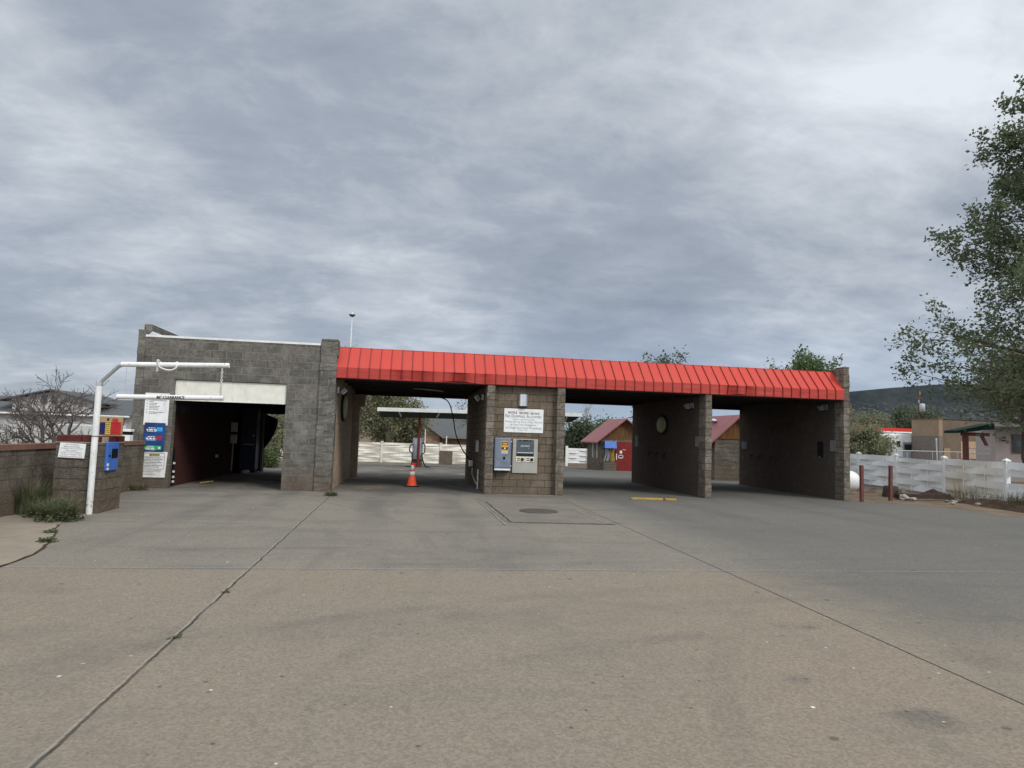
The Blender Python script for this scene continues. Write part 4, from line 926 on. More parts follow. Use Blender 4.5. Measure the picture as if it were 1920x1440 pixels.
def tree(name, base, label, cat_, lm, bm, H, r, seed, group=None, leaf=.2, spread=.25, kids=(9, 6, 5), leaves=(0, 0, 10, 14), leafdepth=2, angle=(.9, .7, .7), ln=(.55, .5, .5), wind=(0, 0, 0), lift=(.05, .06, .03, .0), start=(.3, .25, .2), maxd=3, stems=1, rmin=.008, wob=.13, sides=(8, 6, 4, 3), lean=0.0, dirs=None, taper=.85, rk=.6, tip=(1.15, .45), lvar=.65):
    rnd = random.Random(seed); t = thing(name, base, label, cat_, group); mb = MB(); lv = MB() if lm else None
    P = dict(rnd=rnd, seg=(8, 6, 5, 4), wob=wob, wind=wind, lift=lift, taper=taper, rmin=rmin, sides=sides, leafdepth=leafdepth, leaves=leaves, spread=spread, leaf=leaf, maxd=maxd, kids=kids, start=start, angle=angle, len=ln, rk=rk, tip=tip, lvar=lvar)
    for s in range(stems):
        if dirs: d = Vector(dirs[s])
        else:
            a = 6.2832 * s / max(stems, 1) + rnd.uniform(-.4, .4); sp = lean if stems > 1 else 0; d = Vector((math.cos(a) * sp, math.sin(a) * sp, 1))
        grow(mb, lv, Vector(base) - Vector((0, 0, .1)), d, H * rnd.uniform(.85, 1.1) if stems > 1 else H, r, 0, P)
    mb.build('trunk', bm, t)
    if lv: lv.build('crown', lm, t)
    return t
# the big wind-swept elm at the right edge
tree('elm_tree', (24.1, 2.4, 0), 'large wind swept elm leaning in from the right edge of the lot', 'tree', M['leaf_elm'], M['bark'], 16.0, .3, 78, leaf=.165, spread=.15, rk=.36, tip=(1.25, .92), lvar=.8,
     kids=(84, 10, 6), leaves=(0, 3, 10, 11), leafdepth=2, angle=(1.1, .6, .6), ln=(.50, .45, .42), wind=(-.06, 0, -.004), lift=(.05, .0, .0, .0), start=(.09, .10, .1), rmin=.006, wob=.07, taper=.9)
tree('olive_tree', (35.2, 17.5, gz(16)), 'pale olive tree behind the elm, over the green roofed porch', 'tree', M['leaf_olive'], M['bark'], 7.0, .1, 21, leaf=.15, spread=.3, kids=(14, 8, 5), leaves=(0, 3, 18, 20), ln=(.5, .5, .5), wind=(-.03, 0, 0), start=(.52, .2, .2), stems=3, lean=.25)
# bare tree beyond the low wall
tree('bare_tree', (-15.5, 8.5, gz(8.5)), 'leafless gnarled tree with several stems beyond the low wall', 'tree', None, M['bark_grey'], 2.35, .10, 31, kids=(7, 6, 6), angle=(.75, .75, .7), ln=(.72, .6, .55), lift=(.0, .02, .04, .03), start=(.35, .3, .2),
     dirs=((-1.3, -.1, .5), (-.75, .2, .75), (.05, 0, .95), (.65, -.2, .75), (1.35, .1, .5), (-.15, -.3, .8)), stems=6, wob=.17, rmin=.009, taper=.75)
# trees seen through and over the car wash
bg = 'trees beyond the back fence'
tree('willow_tree', (-7.4, 36, gz(36)), 'pale green willow behind the left half of the back fence', 'tree', M['leaf_willow'], M['bark_pale'], 6.2, .12, 41, bg, leaf=.2, spread=.3, kids=(9, 6, 4), leaves=(0, 3, 8, 9), angle=(.42, .45, .5), ln=(.5, .45, .5), start=(.06, .2, .2), stems=6, lean=.22)
tree('willow_tree', (-4.6, 37.5, gz(37)), 'taller pale willow just left of the vacuum canopy post', 'tree', M['leaf_willow'], M['bark_pale'], 6.0, .12, 42, bg, leaf=.2, spread=.3, kids=(9, 6, 4), leaves=(0, 3, 8, 9), angle=(.42, .45, .5), ln=(.5, .45, .5), start=(.06, .2, .2), stems=6, lean=.22)
tree('willow_tree', (-2.9, 39, gz(39)), 'small willow next to the brick gable house', 'tree', M['leaf_willow'], M['bark_pale'], 3.6, .1, 43, bg, leaf=.2, spread=.3, kids=(8, 6, 4), leaves=(0, 5, 14, 16), angle=(.6, .5, .6), ln=(.5, .45, .5), start=(.08, .2, .2), stems=3, lean=.3)
tree('willow_tree', (4.2, 39, gz(39)), 'thin willow at the right end of the vacuum canopy', 'tree', M['leaf_willow'], M['bark_pale'], 5.6, .12, 44, bg, leaf=.2, spread=.35, kids=(8, 5, 4), leaves=(0, 4, 12, 12), start=(.2, .2, .2))
tree('shrub_tree', (13.2, 44, gz(44)), 'dense dark green tree left of the red roofed shed', 'tree', M['leaf_deep'], M['bark'], 2.9, .14, 45, bg, leaf=.25, spread=.4, kids=(10, 6, 5), leaves=(0, 4, 14, 16), start=(.1, .2, .2), angle=(.8, .7, .7))
tree('shrub_tree', (17.4, 47, gz(47)), 'rounded green tree behind the ridge of the red roofed shed', 'tree', M['leaf_green'], M['bark'], 3.3, .14, 46, bg, leaf=.25, spread=.4, kids=(10, 6, 5), leaves=(0, 4, 14, 16), start=(.1, .2, .2), angle=(.8, .7, .7))
tree('shrub_tree', (9.4, 43, gz(43)), 'tall dark tree behind the pier in the second open bay', 'tree', M['leaf_deep'], M['bark'], 3.1, .14, 47, bg, leaf=.25, spread=.4, kids=(10, 6, 5), leaves=(0, 4, 14, 14), start=(.1, .2, .2))
tree('bare_poplar', (15.0, 50, gz(50)), 'thin nearly bare tree rising above the green trees', 'tree', M['leaf_olive'], M['bark_pale'], 5.6, .07, 48, bg, leaf=.12, spread=.2, kids=(8, 4, 3), leaves=(0, 0, 2, 3), start=(.55, .3, .2), angle=(.5, .5, .5), ln=(.28, .5, .5))
tree('cottonwood_tree', (20.0, 36, gz(36)), 'sparse cottonwood rising over the middle of the red roof', 'tree', M['leaf_deep'], M['bark_grey'], 7.9, .25, 49, bg, leaf=.24, spread=.35, kids=(12, 7, 5), leaves=(0, 0, 12, 14), start=(.3, .2, .2))
tree('green_tree', (28.9, 35, gz(35)), 'leafy green tree rising over the right end of the red roof', 'tree', M['leaf_green'], M['bark'], 8.9, .25, 52, bg, leaf=.26, spread=.26, kids=(9, 6, 4), leaves=(0, 3, 15, 20), start=(.3, .2, .2), angle=(.65, .6, .7), lift=(.05, .1, .06, .02))
tree('green_tree', (31.6, 35, gz(35)), 'smaller leafy tree next to the right end pillar of the car wash', 'tree', M['leaf_green'], M['bark'], 8.6, .2, 53, bg, leaf=.26, spread=.26, kids=(8, 5, 4), leaves=(0, 3, 14, 18), start=(.3, .2, .2), angle=(.5, .5, .7), ln=(.4, .5, .5))
tree('rear_shrub', (-9.6, 17.5, gz(17)), 'leafy shrub seen through the rear doorway of the garage', 'shrub', M['leaf_willow'], M['bark'], 2.2, .06, 54, leaf=.12, spread=.2, kids=(8, 5, 4), leaves=(0, 5, 12, 14), start=(.05, .2, .2), stems=3, lean=.4)
tree('rear_shrub', (-10.9, 22, gz(22)), 'taller shrub farther behind the rear doorway of the garage', 'shrub', M['leaf_deep'], M['bark'], 3.6, .08, 55, leaf=.15, spread=.25, kids=(8, 5, 4), leaves=(0, 5, 12, 14), start=(.05, .2, .2), stems=3, lean=.35)
tree('low_shrub', (-9.0, 13.2, gz(13)), 'low green shrub just outside the rear doorway of the garage', 'shrub', M['leaf_green'], M['bark'], .75, .03, 56, leaf=.08, spread=.12, kids=(7, 5, 4), leaves=(0, 5, 12, 12), start=(.05, .2, .2), stems=4, lean=.6)
rg = 'bushes and trees beyond the woven fence'
tree('yellow_green_bush', (24.6, 19, gz(19)), 'dense yellow green bush beyond the fence by the right end pillar', 'bush', M['leaf_willow'], M['bark_pale'], 2.6, .08, 61, rg, leaf=.14, spread=.22, kids=(10, 6, 4), leaves=(0, 8, 16, 18), start=(.03, .2, .2), stems=5, lean=.3)
tree('yellow_green_bush', (26.4, 21, gz(21)), 'lower yellow green bush left of the camper truck', 'bush', M['leaf_olive'], M['bark_pale'], 1.5, .08, 62, rg, leaf=.14, spread=.22, kids=(9, 6, 4), leaves=(0, 8, 14, 14), start=(.03, .2, .2), stems=4, lean=.4)
for i, (x, y, h, lm, lab) in enumerate(((86, 112, 8.5, 'leaf_olive', 'pale tree behind the left end of the red station canopy'), (93, 118, 9, 'leaf_olive', 'pale tree above the middle of the red station canopy'), (108, 112, 9.5, 'leaf_deep', 'dark round tree behind the utility pole'), (101, 116, 8.2, 'leaf_olive', 'pale tree left of the dark round tree'), (115, 124, 9.5, 'leaf_deep', 'dark tree behind the tan building corner'), (78, 108, 8, 'leaf_olive', 'pale tree close to the right end pillar'))):
    tree('distant_tree', (x, y, gz(y)), lab, 'tree', M[lm], M['bark'], h, .2, 70 + i, rg, leaf=.55, spread=.8, kids=(9, 6, 4), leaves=(0, 4, 10, 10), start=(.1, .2, .2), angle=(.9, .7, .7))

# ------------------------------------------------------------------ vacuum island
vz = gz(20.58)
vc = thing('vacuum_canopy', (-2.2, 20.6, vz), 'flat white edged canopy on a red post over the vacuum behind the car wash', 'canopy')
q = MB()
def zc(x): return 2.86 + (x + 4.5) * .009
def can(y0, y1, dz0, dz1, nm, m_, x0=-4.55, x1=7.25, inset=0):
    q = MB(); x0 += inset; x1 -= inset
    q.add([(x0, y0, zc(x0) + dz0), (x1, y0, zc(x1) + dz0), (x1, y1, zc(x1) + dz0), (x0, y1, zc(x0) + dz0), (x0, y0, zc(x0) + dz1), (x1, y0, zc(x1) + dz1), (x1, y1, zc(x1) + dz1), (x0, y1, zc(x0) + dz1)],
          [(0, 3, 2, 1), (4, 5, 6, 7), (0, 1, 5, 4), (1, 2, 6, 5), (2, 3, 7, 6), (3, 0, 4, 7)]); return q.build(nm, m_, vc)
can(19.5, 19.55, -.08, .13, 'fascia', mat('canopy fascia', (.66, .68, .62), (.55, .57, .52), rough=.6))
q = MB(); q.add([(-4.5, 19.55, zc(-4.5) - .05), (7.2, 19.55, zc(7.2) - .05), (7.2, 21.9, zc(7.2) - .36), (-4.25, 21.9, zc(-4.25) - .36), (-4.5, 19.55, zc(-4.5) + .1), (7.2, 19.55, zc(7.2) + .1), (7.2, 21.9, zc(7.2) - .25), (-4.25, 21.9, zc(-4.25) - .25)],
      [(0, 3, 2, 1), (4, 5, 6, 7), (0, 1, 5, 4), (1, 2, 6, 5), (2, 3, 7, 6), (3, 0, 4, 7)]); q.build('roof', mat('canopy underside', (.05, .065, .055), (.035, .045, .04), rough=.8), vc)
MB().tube([(-2.16, 20.45, vz), (-2.16, 20.45, 2.86)], .075, 10).build('post', M['post_red'], vc)
for x, s in ((-3.35, 1), (-1.05, -1), (6.4, 1)): MB().tube([(x, 19.7, zc(x) - .06), (x + s * .12, 20.6, zc(x) - .3)], .045, 8).build('bracket', M['galv'], vc)
va = thing('vacuum_machine', (-2.2, 20.7, vz), 'grey cylindrical vacuum machine with two black hoses on a brown pedestal', 'vacuum')
MB().lathe([(.3, .0), (.3, 1.18), (.27, 1.24), (0, 1.26)], (-2.2, 20.85, .12), 24).build('drum', mat('vacuum steel', (.38, .38, .40), (.30, .30, .32), rough=.35, metal=.5), va)
MB().box(-2.46, -1.9, 20.75, 21.15, vz, .12).build('pedestal', M['block_brown'], va)
MB().tube([(-2.49, 20.85, 1.1), (-2.45, 20.85, 1.42), (-1.95, 20.85, 1.42), (-1.91, 20.85, 1.1)], .02, 6).build('hose_hanger', M['iron'], va)
for pts in ([(-2.45, 20.55, .95), (-2.62, 20.5, .9), (-2.66, 20.5, .6), (-2.52, 20.5, .45), (-2.5, 20.5, .1), (-2.52, 20.5, vz + .12), (-2.6, 20.3, vz + .04), (-2.85, 20.2, vz + .03)], [(-1.95, 20.55, 1.1), (-1.8, 20.5, .9), (-1.82, 20.5, .5), (-1.95, 20.5, .4), (-1.86, 20.5, 0), (-1.75, 20.4, vz + .1), (-1.65, 20.3, vz + .04), (-1.5, 20.3, vz + .03)]):
    MB().tube(cat(pts, 6), .035, 8).build('hose', M['rubber'], va)
MB().box(-2.42, -2.25, 20.5, 20.6, vz, -.1).build('red_bin', M['red_sign'], va)
bz = gz(28.4)
cbk = thing('block_column', (-.1, 28.4, bz), 'stubby grey block column before the back fence', 'column')
q = MB(); courses(q, -.53, .33, 28.2, 28.9, bz, .42, .012); q.build('column_body', M['block_pillar'], cbk); B(-.57, .37, 28.16, 28.94, .42, .47).build('cap', M['mortar'], cbk)

# back fence
bfz = gz(32)
ff = thing('slatted_back_fence', (-2, 32, bfz), 'long cream slatted vinyl fence behind the vacuum island', 'fence')
xs_ = [-13.0 + 4.2 * i - .0 for i in range(8)]; xs_ = [-16.7, -12.7, -8.7, -4.65, -.3, 4.2, 7.6]
for x in xs_: q = B(x - .085, x + .085, 31.95, 32.1, bfz, .9).build('post', M['vinyl_w'], ff); B(x - .11, x + .11, 31.92, 32.13, .9, .95).build('post_cap', M['vinyl_w'], ff)
for a, b_ in zip(xs_[:-1], xs_[1:]):
    q = MB(); r_ = random.Random(int(a * 10))
    for k in range(9):
        zb = bfz + .03 + k * .1613; ph = r_.uniform(0, 6)
        q.grid(lambda u, v: (a + .09 + (b_ - a - .18) * u, 32.02 + (1 if k % 2 else -1) * .022 * math.sin(2 * math.pi * u * 1.5) + (v - .5) * .05 * math.sin(2 * math.pi * u * 1.5 + ph), zb + .155 * v), 30, 2, 0, True)
    q.build('slat_panel', M['vinyl_w'], ff)
f2 = thing('gate_fence', (10.5, 34, bfz), 'short white fence with a stained lower edge left of the red roofed shed', 'fence')
for x in (9.85, 11.7): B(x - .09, x + .09, 33.7, 33.88, bfz, .99).build('post', M['white'], f2)
q = MB()
for k in range(6): q.grid(lambda u, v: (9.95 + 3.4 * u, 33.9 + .06 * math.sin(6.28 * u * 2) * (1 if k % 2 else -1), bfz + .25 + k * .2 + .19 * v), 20, 1)
q.build('slat_panel', M['vinyl'], f2)

# ------------------------------------------------------------------ buildings behind
def gable_roof(mb, x0, x1, y0, y1, ze, zr, axis='y', over=.3, th=.12, mi=0):
    if axis == 'y':
        xm = (x0 + x1) / 2; sl = (zr - ze) / (xm - x0); xo0, xo1 = x0 - over, x1 + over; zo = ze - sl * over
        for a, b_ in ((xo0, xm), (xo1, xm)): mb.prism([(a, y0 - over, zo), (b_, y0 - over, zr), (b_, y0 - over, zr + th), (a, y0 - over, zo + th)], (0, y1 - y0 + 2 * over, 0), mi)
    else:
        ym = (y0 + y1) / 2; sl = (zr - ze) / (ym - y0); zo = ze - sl * over
        for a, b_ in ((y0 - over, ym), (y1 + over, ym)): mb.prism([(x0 - over, a, zo), (x0 - over, b_, zr), (x0 - over, b_, zr + th), (x0 - over, a, zo + th)], (x1 - x0 + 2 * over, 0, 0), mi)
# red roofed shed
sz = gz(24)
sh = thing('red_roofed_shed', (11.3, 25, sz), 'small block shed with dusty red roof, timber gable and barn red door', 'shed')
B(9.73, 12.9, 23.86, 27.2, sz - .2, 1.62).build('wall', M['block_pillar'], sh)
q = MB(); gable_roof(q, 9.73, 12.9, 23.86, 27.2, 1.68, 2.95, 'y', .42, .08); q.build('roof', M['shed_roof'], sh)
MB().prism([(9.6, 23.84, 1.62), (13.03, 23.84, 1.62), (11.315, 23.84, 2.93)], (0, .1, 0)).build('gable', M['timber'], sh)
B(10.72, 12.4, 23.78, 23.858, sz, 1.47).build('door', M['barn_red'], sh); B(10.6, 12.5, 23.8, 23.857, 1.47, 1.62).build('lintel', M['block_low'], sh)
q = MB(); q.box(10.98, 11.14, 23.77, 23.779, .72, .9); q.box(10.88, 11.22, 23.77, 23.779, .4, .45); q.box(10.88, 10.92, 23.77, 23.779, .4, .62); q.box(11.18, 11.22, 23.77, 23.779, .4, .62); q.box(10.88, 11.22, 23.77, 23.779, .58, .62); q.box(10.73, 10.79, 23.77, 23.779, .3, .7); q.box(11.18, 11.38, 23.77, 23.779, .95, .98); q.build('door_markings', M['sign'], sh)
for y0 in (24.6, 25.6): B(9.70, 9.729, y0, y0 + .22, .35, 1.35).build('window', M['galv'], sh)
rkk = thing('mat_rack', (10.2, 23.5, sz), 'wall rack under a small blue hood with grey and yellow cloths', 'rack')
MB().prism([(9.85, 23.3, 1.05), (9.85, 23.855, 1.05), (9.85, 23.855, 1.5), (9.85, 23.45, 1.5)], (.78, 0, 0)).build('hood', M['blue'], rkk)
q = MB()
for x, w, mi in ((9.88, .1, 0), (10.02, .16, 0), (10.3, .08, 1), (10.45, .1, 1)):
    q = MB(); q.grid(lambda u, v: (x + w * u + .06 * math.sin(v * 4 + x * 5), 23.6 + .05 * math.sin(u * 6), .2 + .9 * v), 4, 8, mi); q.build('cloth', [M['galv'], M['yellow']], rkk)
B(9.8, 10.65, 23.4, 23.855, sz, .12).build('base', M['block_low'], rkk)
# second red roofed building through the right bay
s2 = thing('pump_house', (12.6, 11.5, gz(10)), 'brown block pump house with dusty red gable roof seen through the rightmost bay', 'pump house')
B(10.95, 14.2, 10.1, 13.4, gz(13) - .1, 1.8).build('wall', M['block_low'], s2)
q = MB(); gable_roof(q, 10.95, 13.2, 10.1, 13.4, 1.85, 2.85, 'y', .35, .07); q.build('roof', M['shed_roof'], s2)
MB().prism([(10.85, 10.06, 1.8), (13.3, 10.06, 1.8), (12.07, 10.06, 2.82)], (0, .1, 0)).build('gable', M['timber'], s2)
MB().lathe([(.09, 0), (.09, .25), (.2, .27), (.2, .34), (0, .42)], (11.6, 11.6, 2.35), 14).build('roof_vent', M['galv'], s2)
# brick house behind the vacuum
hz_ = gz(50)
bh = thing('brick_house', (2, 52, hz_), 'tan brick house with grey shingle gable roof behind the back fence', 'house')
B(-5.2, .45, 50, 58, hz_, 1.4).build('wall', M['brick_tan'], bh); B(.452, 12, 51.2, 58, hz_, 1.25).build('wing_wall', M['brick_tan'], bh)
MB().prism([(-5.3, 49.98, 1.4), (.5, 49.98, 1.4), (-2.4, 49.98, 3.45)], (0, .1, 0)).build('gable', M['brick_tan'], bh)
q = MB(); gable_roof(q, -5.2, .45, 49.9, 58, 1.45, 3.45, 'y', .4, .1); q.build('roof', M['shingle'], bh)
q = MB(); q.prism([(-2.0, 50.6, 1.3), (12.2, 50.6, 1.3), (12.2, 54.5, 3.5), (-2.0, 54.5, 3.5)], (0, 0, .12)); q.build('wing_roof', M['shingle'], bh)
HF = mat('house fascia', (.20, .195, .185), rough=.7)
for a, b_ in (((-5.65, 1.13), (-2.4, 3.45)), ((.85, 1.13), (-2.4, 3.45))): q = MB(); q.prism([(a[0], 49.48, a[1]), (b_[0], 49.48, b_[1]), (b_[0], 49.48, b_[1] + .18), (a[0], 49.48, a[1] + .18)], (0, -.06, 0)); q.build('fascia', HF, bh)
B(.85, 12.2, 50.5, 50.58, 1.2, 1.4).build('fascia', HF, bh)
for x, h, lab in ((-1.35, 2.0, 'thin white pipe directly behind the vacuum post'), (.45, 1.45, 'thin white pipe right of the vacuum machine, before the brick house')):
    tag(MB().cyl((x, 38, gz(38)), (x, 38, h), .05, n=10).build('vent_pipe', M['white'], loc=(x, 38, gz(38))), lab, 'pipe', 'white pipes behind the back fence')
pk2 = thing('pink_house', (13, 46, hz_), 'small pinkish stucco building beyond the short white fence', 'building')
B(12.2, 14.3, 46, 49, hz_, 1.6).build('wall', M['stucco_pink'], pk2); B(12.1, 14.4, 45.9, 49.1, 1.6, 1.72).build('roof', M['stucco'], pk2); B(13.0, 13.5, 45.95, 46.0, .2, 1.0).build('window', M['glass'], pk2)
# white house on the left
lz = gz(45)
lh = thing('white_house', (-32, 48, lz), 'large white house with grey shingle roofs behind the bare tree', 'house')
B(-46, -27.4, 45, 54, lz, 2.45).build('wall', M['stucco'], lh); B(-36.6, -30.2, 44.9, 52, 2.4, 3.35).build('upper_wall', M['stucco'], lh)
q = MB(); gable_roof(q, -46, -27.4, 45, 54, 2.4, 3.75, 'x', .5, .12); q.build('roof', M['shingle'], lh)
q = MB(); gable_roof(q, -37.2, -29.7, 44.7, 53, 3.35, 4.3, 'y', .4, .12); q.build('upper_roof', M['shingle'], lh)
MB().prism([(-36.9, 44.85, 3.35), (-30.0, 44.85, 3.35), (-33.45, 44.85, 4.25)], (0, .2, 0)).build('gable', M['stucco'], lh)
for x in (-34.3, -33.5): B(x, x + .4, 44.75, 44.86, 3.2, 3.85).build('window', M['glass'], lh)
for x in (-28.6, -28.0): B(x, x + .4, 44.93, 45.0, .9, 2.1).build('window', M['glass'], lh)
B(-39.8, -38.6, 43.9, 45, lz, 2.3).build('chimney_breast', mat('grey render', (.34, .34, .335), rough=.9), lh)
B(-46, -27, 44.45, 44.55, 2.18, 2.32).build('gutter', M['white'], lh)
rl = thing('stair_railing', (-37, 40, lz), 'dark metal stair rail in front of the white house at the left edge', 'railing')
for p_, r_ in (([(-40, 40, 1.7), (-36.0, 40, .2)], .04), ([(-40, 40, 1.2), (-36.4, 40, -.1)], .03), ([(-36, 40, .25), (-30, 40, .28)], .03)): MB().tube(p_, r_, 6).build('rail', M['iron'], rl)
for k in range(9): x = -40 + k * .5; z = 1.7 - k * .1875; MB().tube([(x, 40, z - 1.0), (x, 40, z)], .025, 5).build('baluster', M['iron'], rl)
for k in range(6): MB().tube([(-35.5 + k * 1.1, 40, lz), (-35.5 + k * 1.1, 40, .27)], .03, 5).build('baluster', M['iron'], rl)
tl = thing('covered_trailer', (-15.6, 11, gz(11)), 'white slope fronted trailer just beyond the short block pillar', 'trailer')
z0 = gz(11) + .45
MB().prism([(-16.25, 10.2, z0), (-14.6, 10.2, z0), (-14.6, 10.2, 1.52), (-16.35, 10.2, 1.52), (-16.55, 10.2, 1.46)], (0, 1.8, 0)).build('body', M['white'], tl, bevel=.03)
for y in (10.25, 11.85): MB().cyl((-15.4, y - .1, gz(11) + .3), (-15.4, y + .1, gz(11) + .3), .3).build('wheel', M['rubber'], tl)
MB().tube([(-16.3, 11.1, z0), (-17.3, 11.1, z0 - .05)], .05).build('hitch', M['iron'], tl)
# tall yard light
yl_ = thing('yard_light', (-8.0, 40, gz(40)), 'tall slim white light mast rising behind the red roof', 'light mast')
MB().tube([(-8.0, 40, gz(40)), (-8.0, 40, 11.55)], [.09, .055], 8).build('pole', M['white'], yl_)
MB().lathe([(.05, 0), (.16, .02), (.3, .16), (.27, .18), (0, .18)], (-8.0, 40, 11.5), 16).build('lamp_head', M['iron'], yl_)
MB().lathe([(.09, 0), (.1, .1), (.06, .18), (0, .2)], (-8.0, 40, 11.68), 12).build('photocell', M['white'], yl_)

# ------------------------------------------------------------------ right background
oz = gz(40)
ph = thing('porch_house', (37.35, 22, oz), 'pale stucco house with curtained window and wall number at the right edge', 'house')
X0 = 37.35
B(X0, X0 + 11, 22, 30, oz, 3.3).build('wall', M['stucco_pink'], ph)
B(X0 + .92, X0 + 3.6, 21.96, 22.0, 1.55, 2.86).build('window_frame', M['tan_dark'], ph)
wp = B(X0 + 1.02, X0 + 3.5, 21.94, 21.965, 1.65, 2.78).build('window_pane', M['glass'], ph)
q = MB(); q.grid(lambda u, v: (X0 + 1.2 + .8 * u, 21.935 + .008 * math.sin(u * 30), 2.05 + .73 * v), 24, 1); q.build('curtain', M['curtain'], wp)
q = MB(); q.grid(lambda u, v: (X0 + 2.2 + .9 * u, 21.935 + .008 * math.sin(u * 30), 2.05 + .73 * v), 24, 1); q.build('curtain', M['curtain'], wp)
q = MB(); letter(q, '21', (X0 + .50, 21.99, 2.62), XD, UP, .17, .2, 0, 1); letter(q, '1380 S', (X0 + .52, 21.99, 2.40), XD, UP, .14, .5, 0, 1); q.build('lettering', M['ink'], ph)
q = MB(); q.prism([(X0 - .4, 21.5, 3.25), (X0 + 11.4, 21.5, 3.25), (X0 + 11.4, 26, 3.5), (X0 - .4, 26, 3.5)], (0, 0, .12)); q.build('roof', M['shingle'], ph)
ph.rotation_euler = (0, 0, R(-36))
pg = thing('porch_canopy', (34.3, 21, oz), 'green metal porch roof on a dark red post beside the stucco house', 'porch')
MB().prism([(32.95, 20.4, 2.93), (35.75, 20.4, 3.50), (35.75, 20.4, 3.12), (32.95, 20.4, 2.76)], (0, 1.1, 0)).build('roof', M['green_roof'], pg)
B(33.72, 33.97, 20.6, 20.85, oz, 2.75).build('post', M['post_red2'], pg); B(33.5, 35.6, 20.62, 20.75, 2.62, 2.85).build('beam', M['post_red2'], pg)
MB().prism([(35.3, 20.62, 2.0), (35.5, 20.62, 2.0), (35.15, 20.62, 2.64), (34.9, 20.62, 2.64)], (0, .1, 0)).build('brace', M['post_red2'], pg)
for z in (1.75, 1.45): B(33.98, 35.6, 20.65, 20.7, z, z + .05).build('rail', M['pvc'], pg)
tb = thing('tan_building', (72, 64, oz), 'tan flat roofed building behind the porch and utility pole', 'building')
B(66.85, 67.4, 60, 64.8, oz, 5.75).build('corner_tower', M['tan'], tb); B(67.402, 85, 60.5, 64.8, oz, 5.7).build('wall', M['tan_dark'], tb)
B(67.41, 85, 60.45, 64.9, 5.7, 5.82).build('parapet', mat('dark parapet', (.05, .05, .055)), tb); B(66.75, 67.4, 59.9, 64.9, 5.75, 5.85).build('tower_cap', M['tan_dark'], tb)
B(66.82, 67.42, 59.97, 64.82, oz, 3.5).build('lower_band', mat('tower base', (.20, .165, .14), rough=.9), tb); B(67.5, 68.4, 59.9, 60.4, oz, 1.9).build('side_box', M['tan'], tb)
B(70.5, 73.5, 60.43, 60.5, .6, 2.9).build('panel', mat('pale tan panel', (.42, .29, .18), rough=.9), tb); B(76, 79, 60.43, 60.5, 1.6, 3.3).build('panel', mat('pale tan panel two', (.38, .27, .17), rough=.9), tb)
gs = thing('station_canopy', (88, 92, oz), 'long red fuel station canopy with white lower edge', 'canopy')
B(79.7, 100, 90, 98, 4.75, 5.35).build('fascia', M['canopy_red'], gs); B(79.72, 100, 90.02, 97.9, 4.5, 4.748).build('light_band', M['sign'], gs)
for x in (82, 89, 96): B(x, x + .4, 93.8, 94.2, oz, 4.5).build('column', M['sign'], gs)
# camper truck
rv = thing('camper_truck', (65, 65, oz), 'white camper truck with over cab sleeper parked beyond the chain link fence', 'truck')
MB().prism([(61.4, 65, .4), (65.6, 65, .4), (65.6, 65, 2.5), (68.0, 65, 2.55), (67.6, 65, 3.65), (65.0, 65, 3.75), (61.6, 65, 3.45)], (0, 2.3, 0)).build('camper_body', M['white'], rv, bevel=.08)
MB().prism([(65.62, 65.1, .3), (69.1, 65.1, .3), (69.1, 65.1, 1.35), (67.7, 65.1, 1.5), (67.1, 65.1, 2.45), (65.62, 65.1, 2.45)], (0, 2.0, 0)).build('cab', M['car_silver'], rv, bevel=.06)
MB().prism([(65.9, 65.07, 1.5), (67.4, 65.07, 1.5), (67.0, 65.07, 2.3), (65.9, 65.07, 2.3)], (0, .02, 0)).build('cab_window', M['glass'], rv)
B(64.6, 65.2, 64.96, 65.0, 1.9, 2.7).build('side_window', M['glass'], rv); B(61.6, 64.0, 64.96, 65.0, 1.0, 2.4).build('side_panel', M['car_silver'], rv)
for x in (62.8, 68.0):
    o = MB().cyl((x, 64.95, oz + .45), (x, 65.3, oz + .45), .45).build('wheel', M['rubber'], rv); MB().cyl((x, 64.93, oz + .45), (x, 64.97, oz + .45), .22).build('hub_cap', M['galv'], o)
up_ = thing('utility_pole', (72.5, 70, oz), 'brown wooden utility pole with a grey transformer before the mesa', 'utility pole')
MB().tube([(72.5, 70, oz), (72.5, 70, 9.9)], [.16, .11], 8).build('pole', M['wood_pole'], up_)
MB().lathe([(.0, 0), (.38, 0), (.38, 1.1), (.3, 1.2), (0, 1.25)], (72.6, 69.5, 7.2), 14).build('transformer', mat('transformer grey', (.5, .51, .52), rough=.5), up_)
MB().box(71.9, 73.1, 69.95, 70.05, 9.2, 9.32).build('crossarm', M['wood_pole'], up_)
MB().tube([(72.3, 69.8, 8.5), (72.3, 69.8, 9.0)], .06, 6).build('insulator', M['pvc'], up_); MB().tube([(72.6, 69.9, 9.8), (72.6, 69.9, 10.3)], .05, 6).build('insulator', M['pvc'], up_)
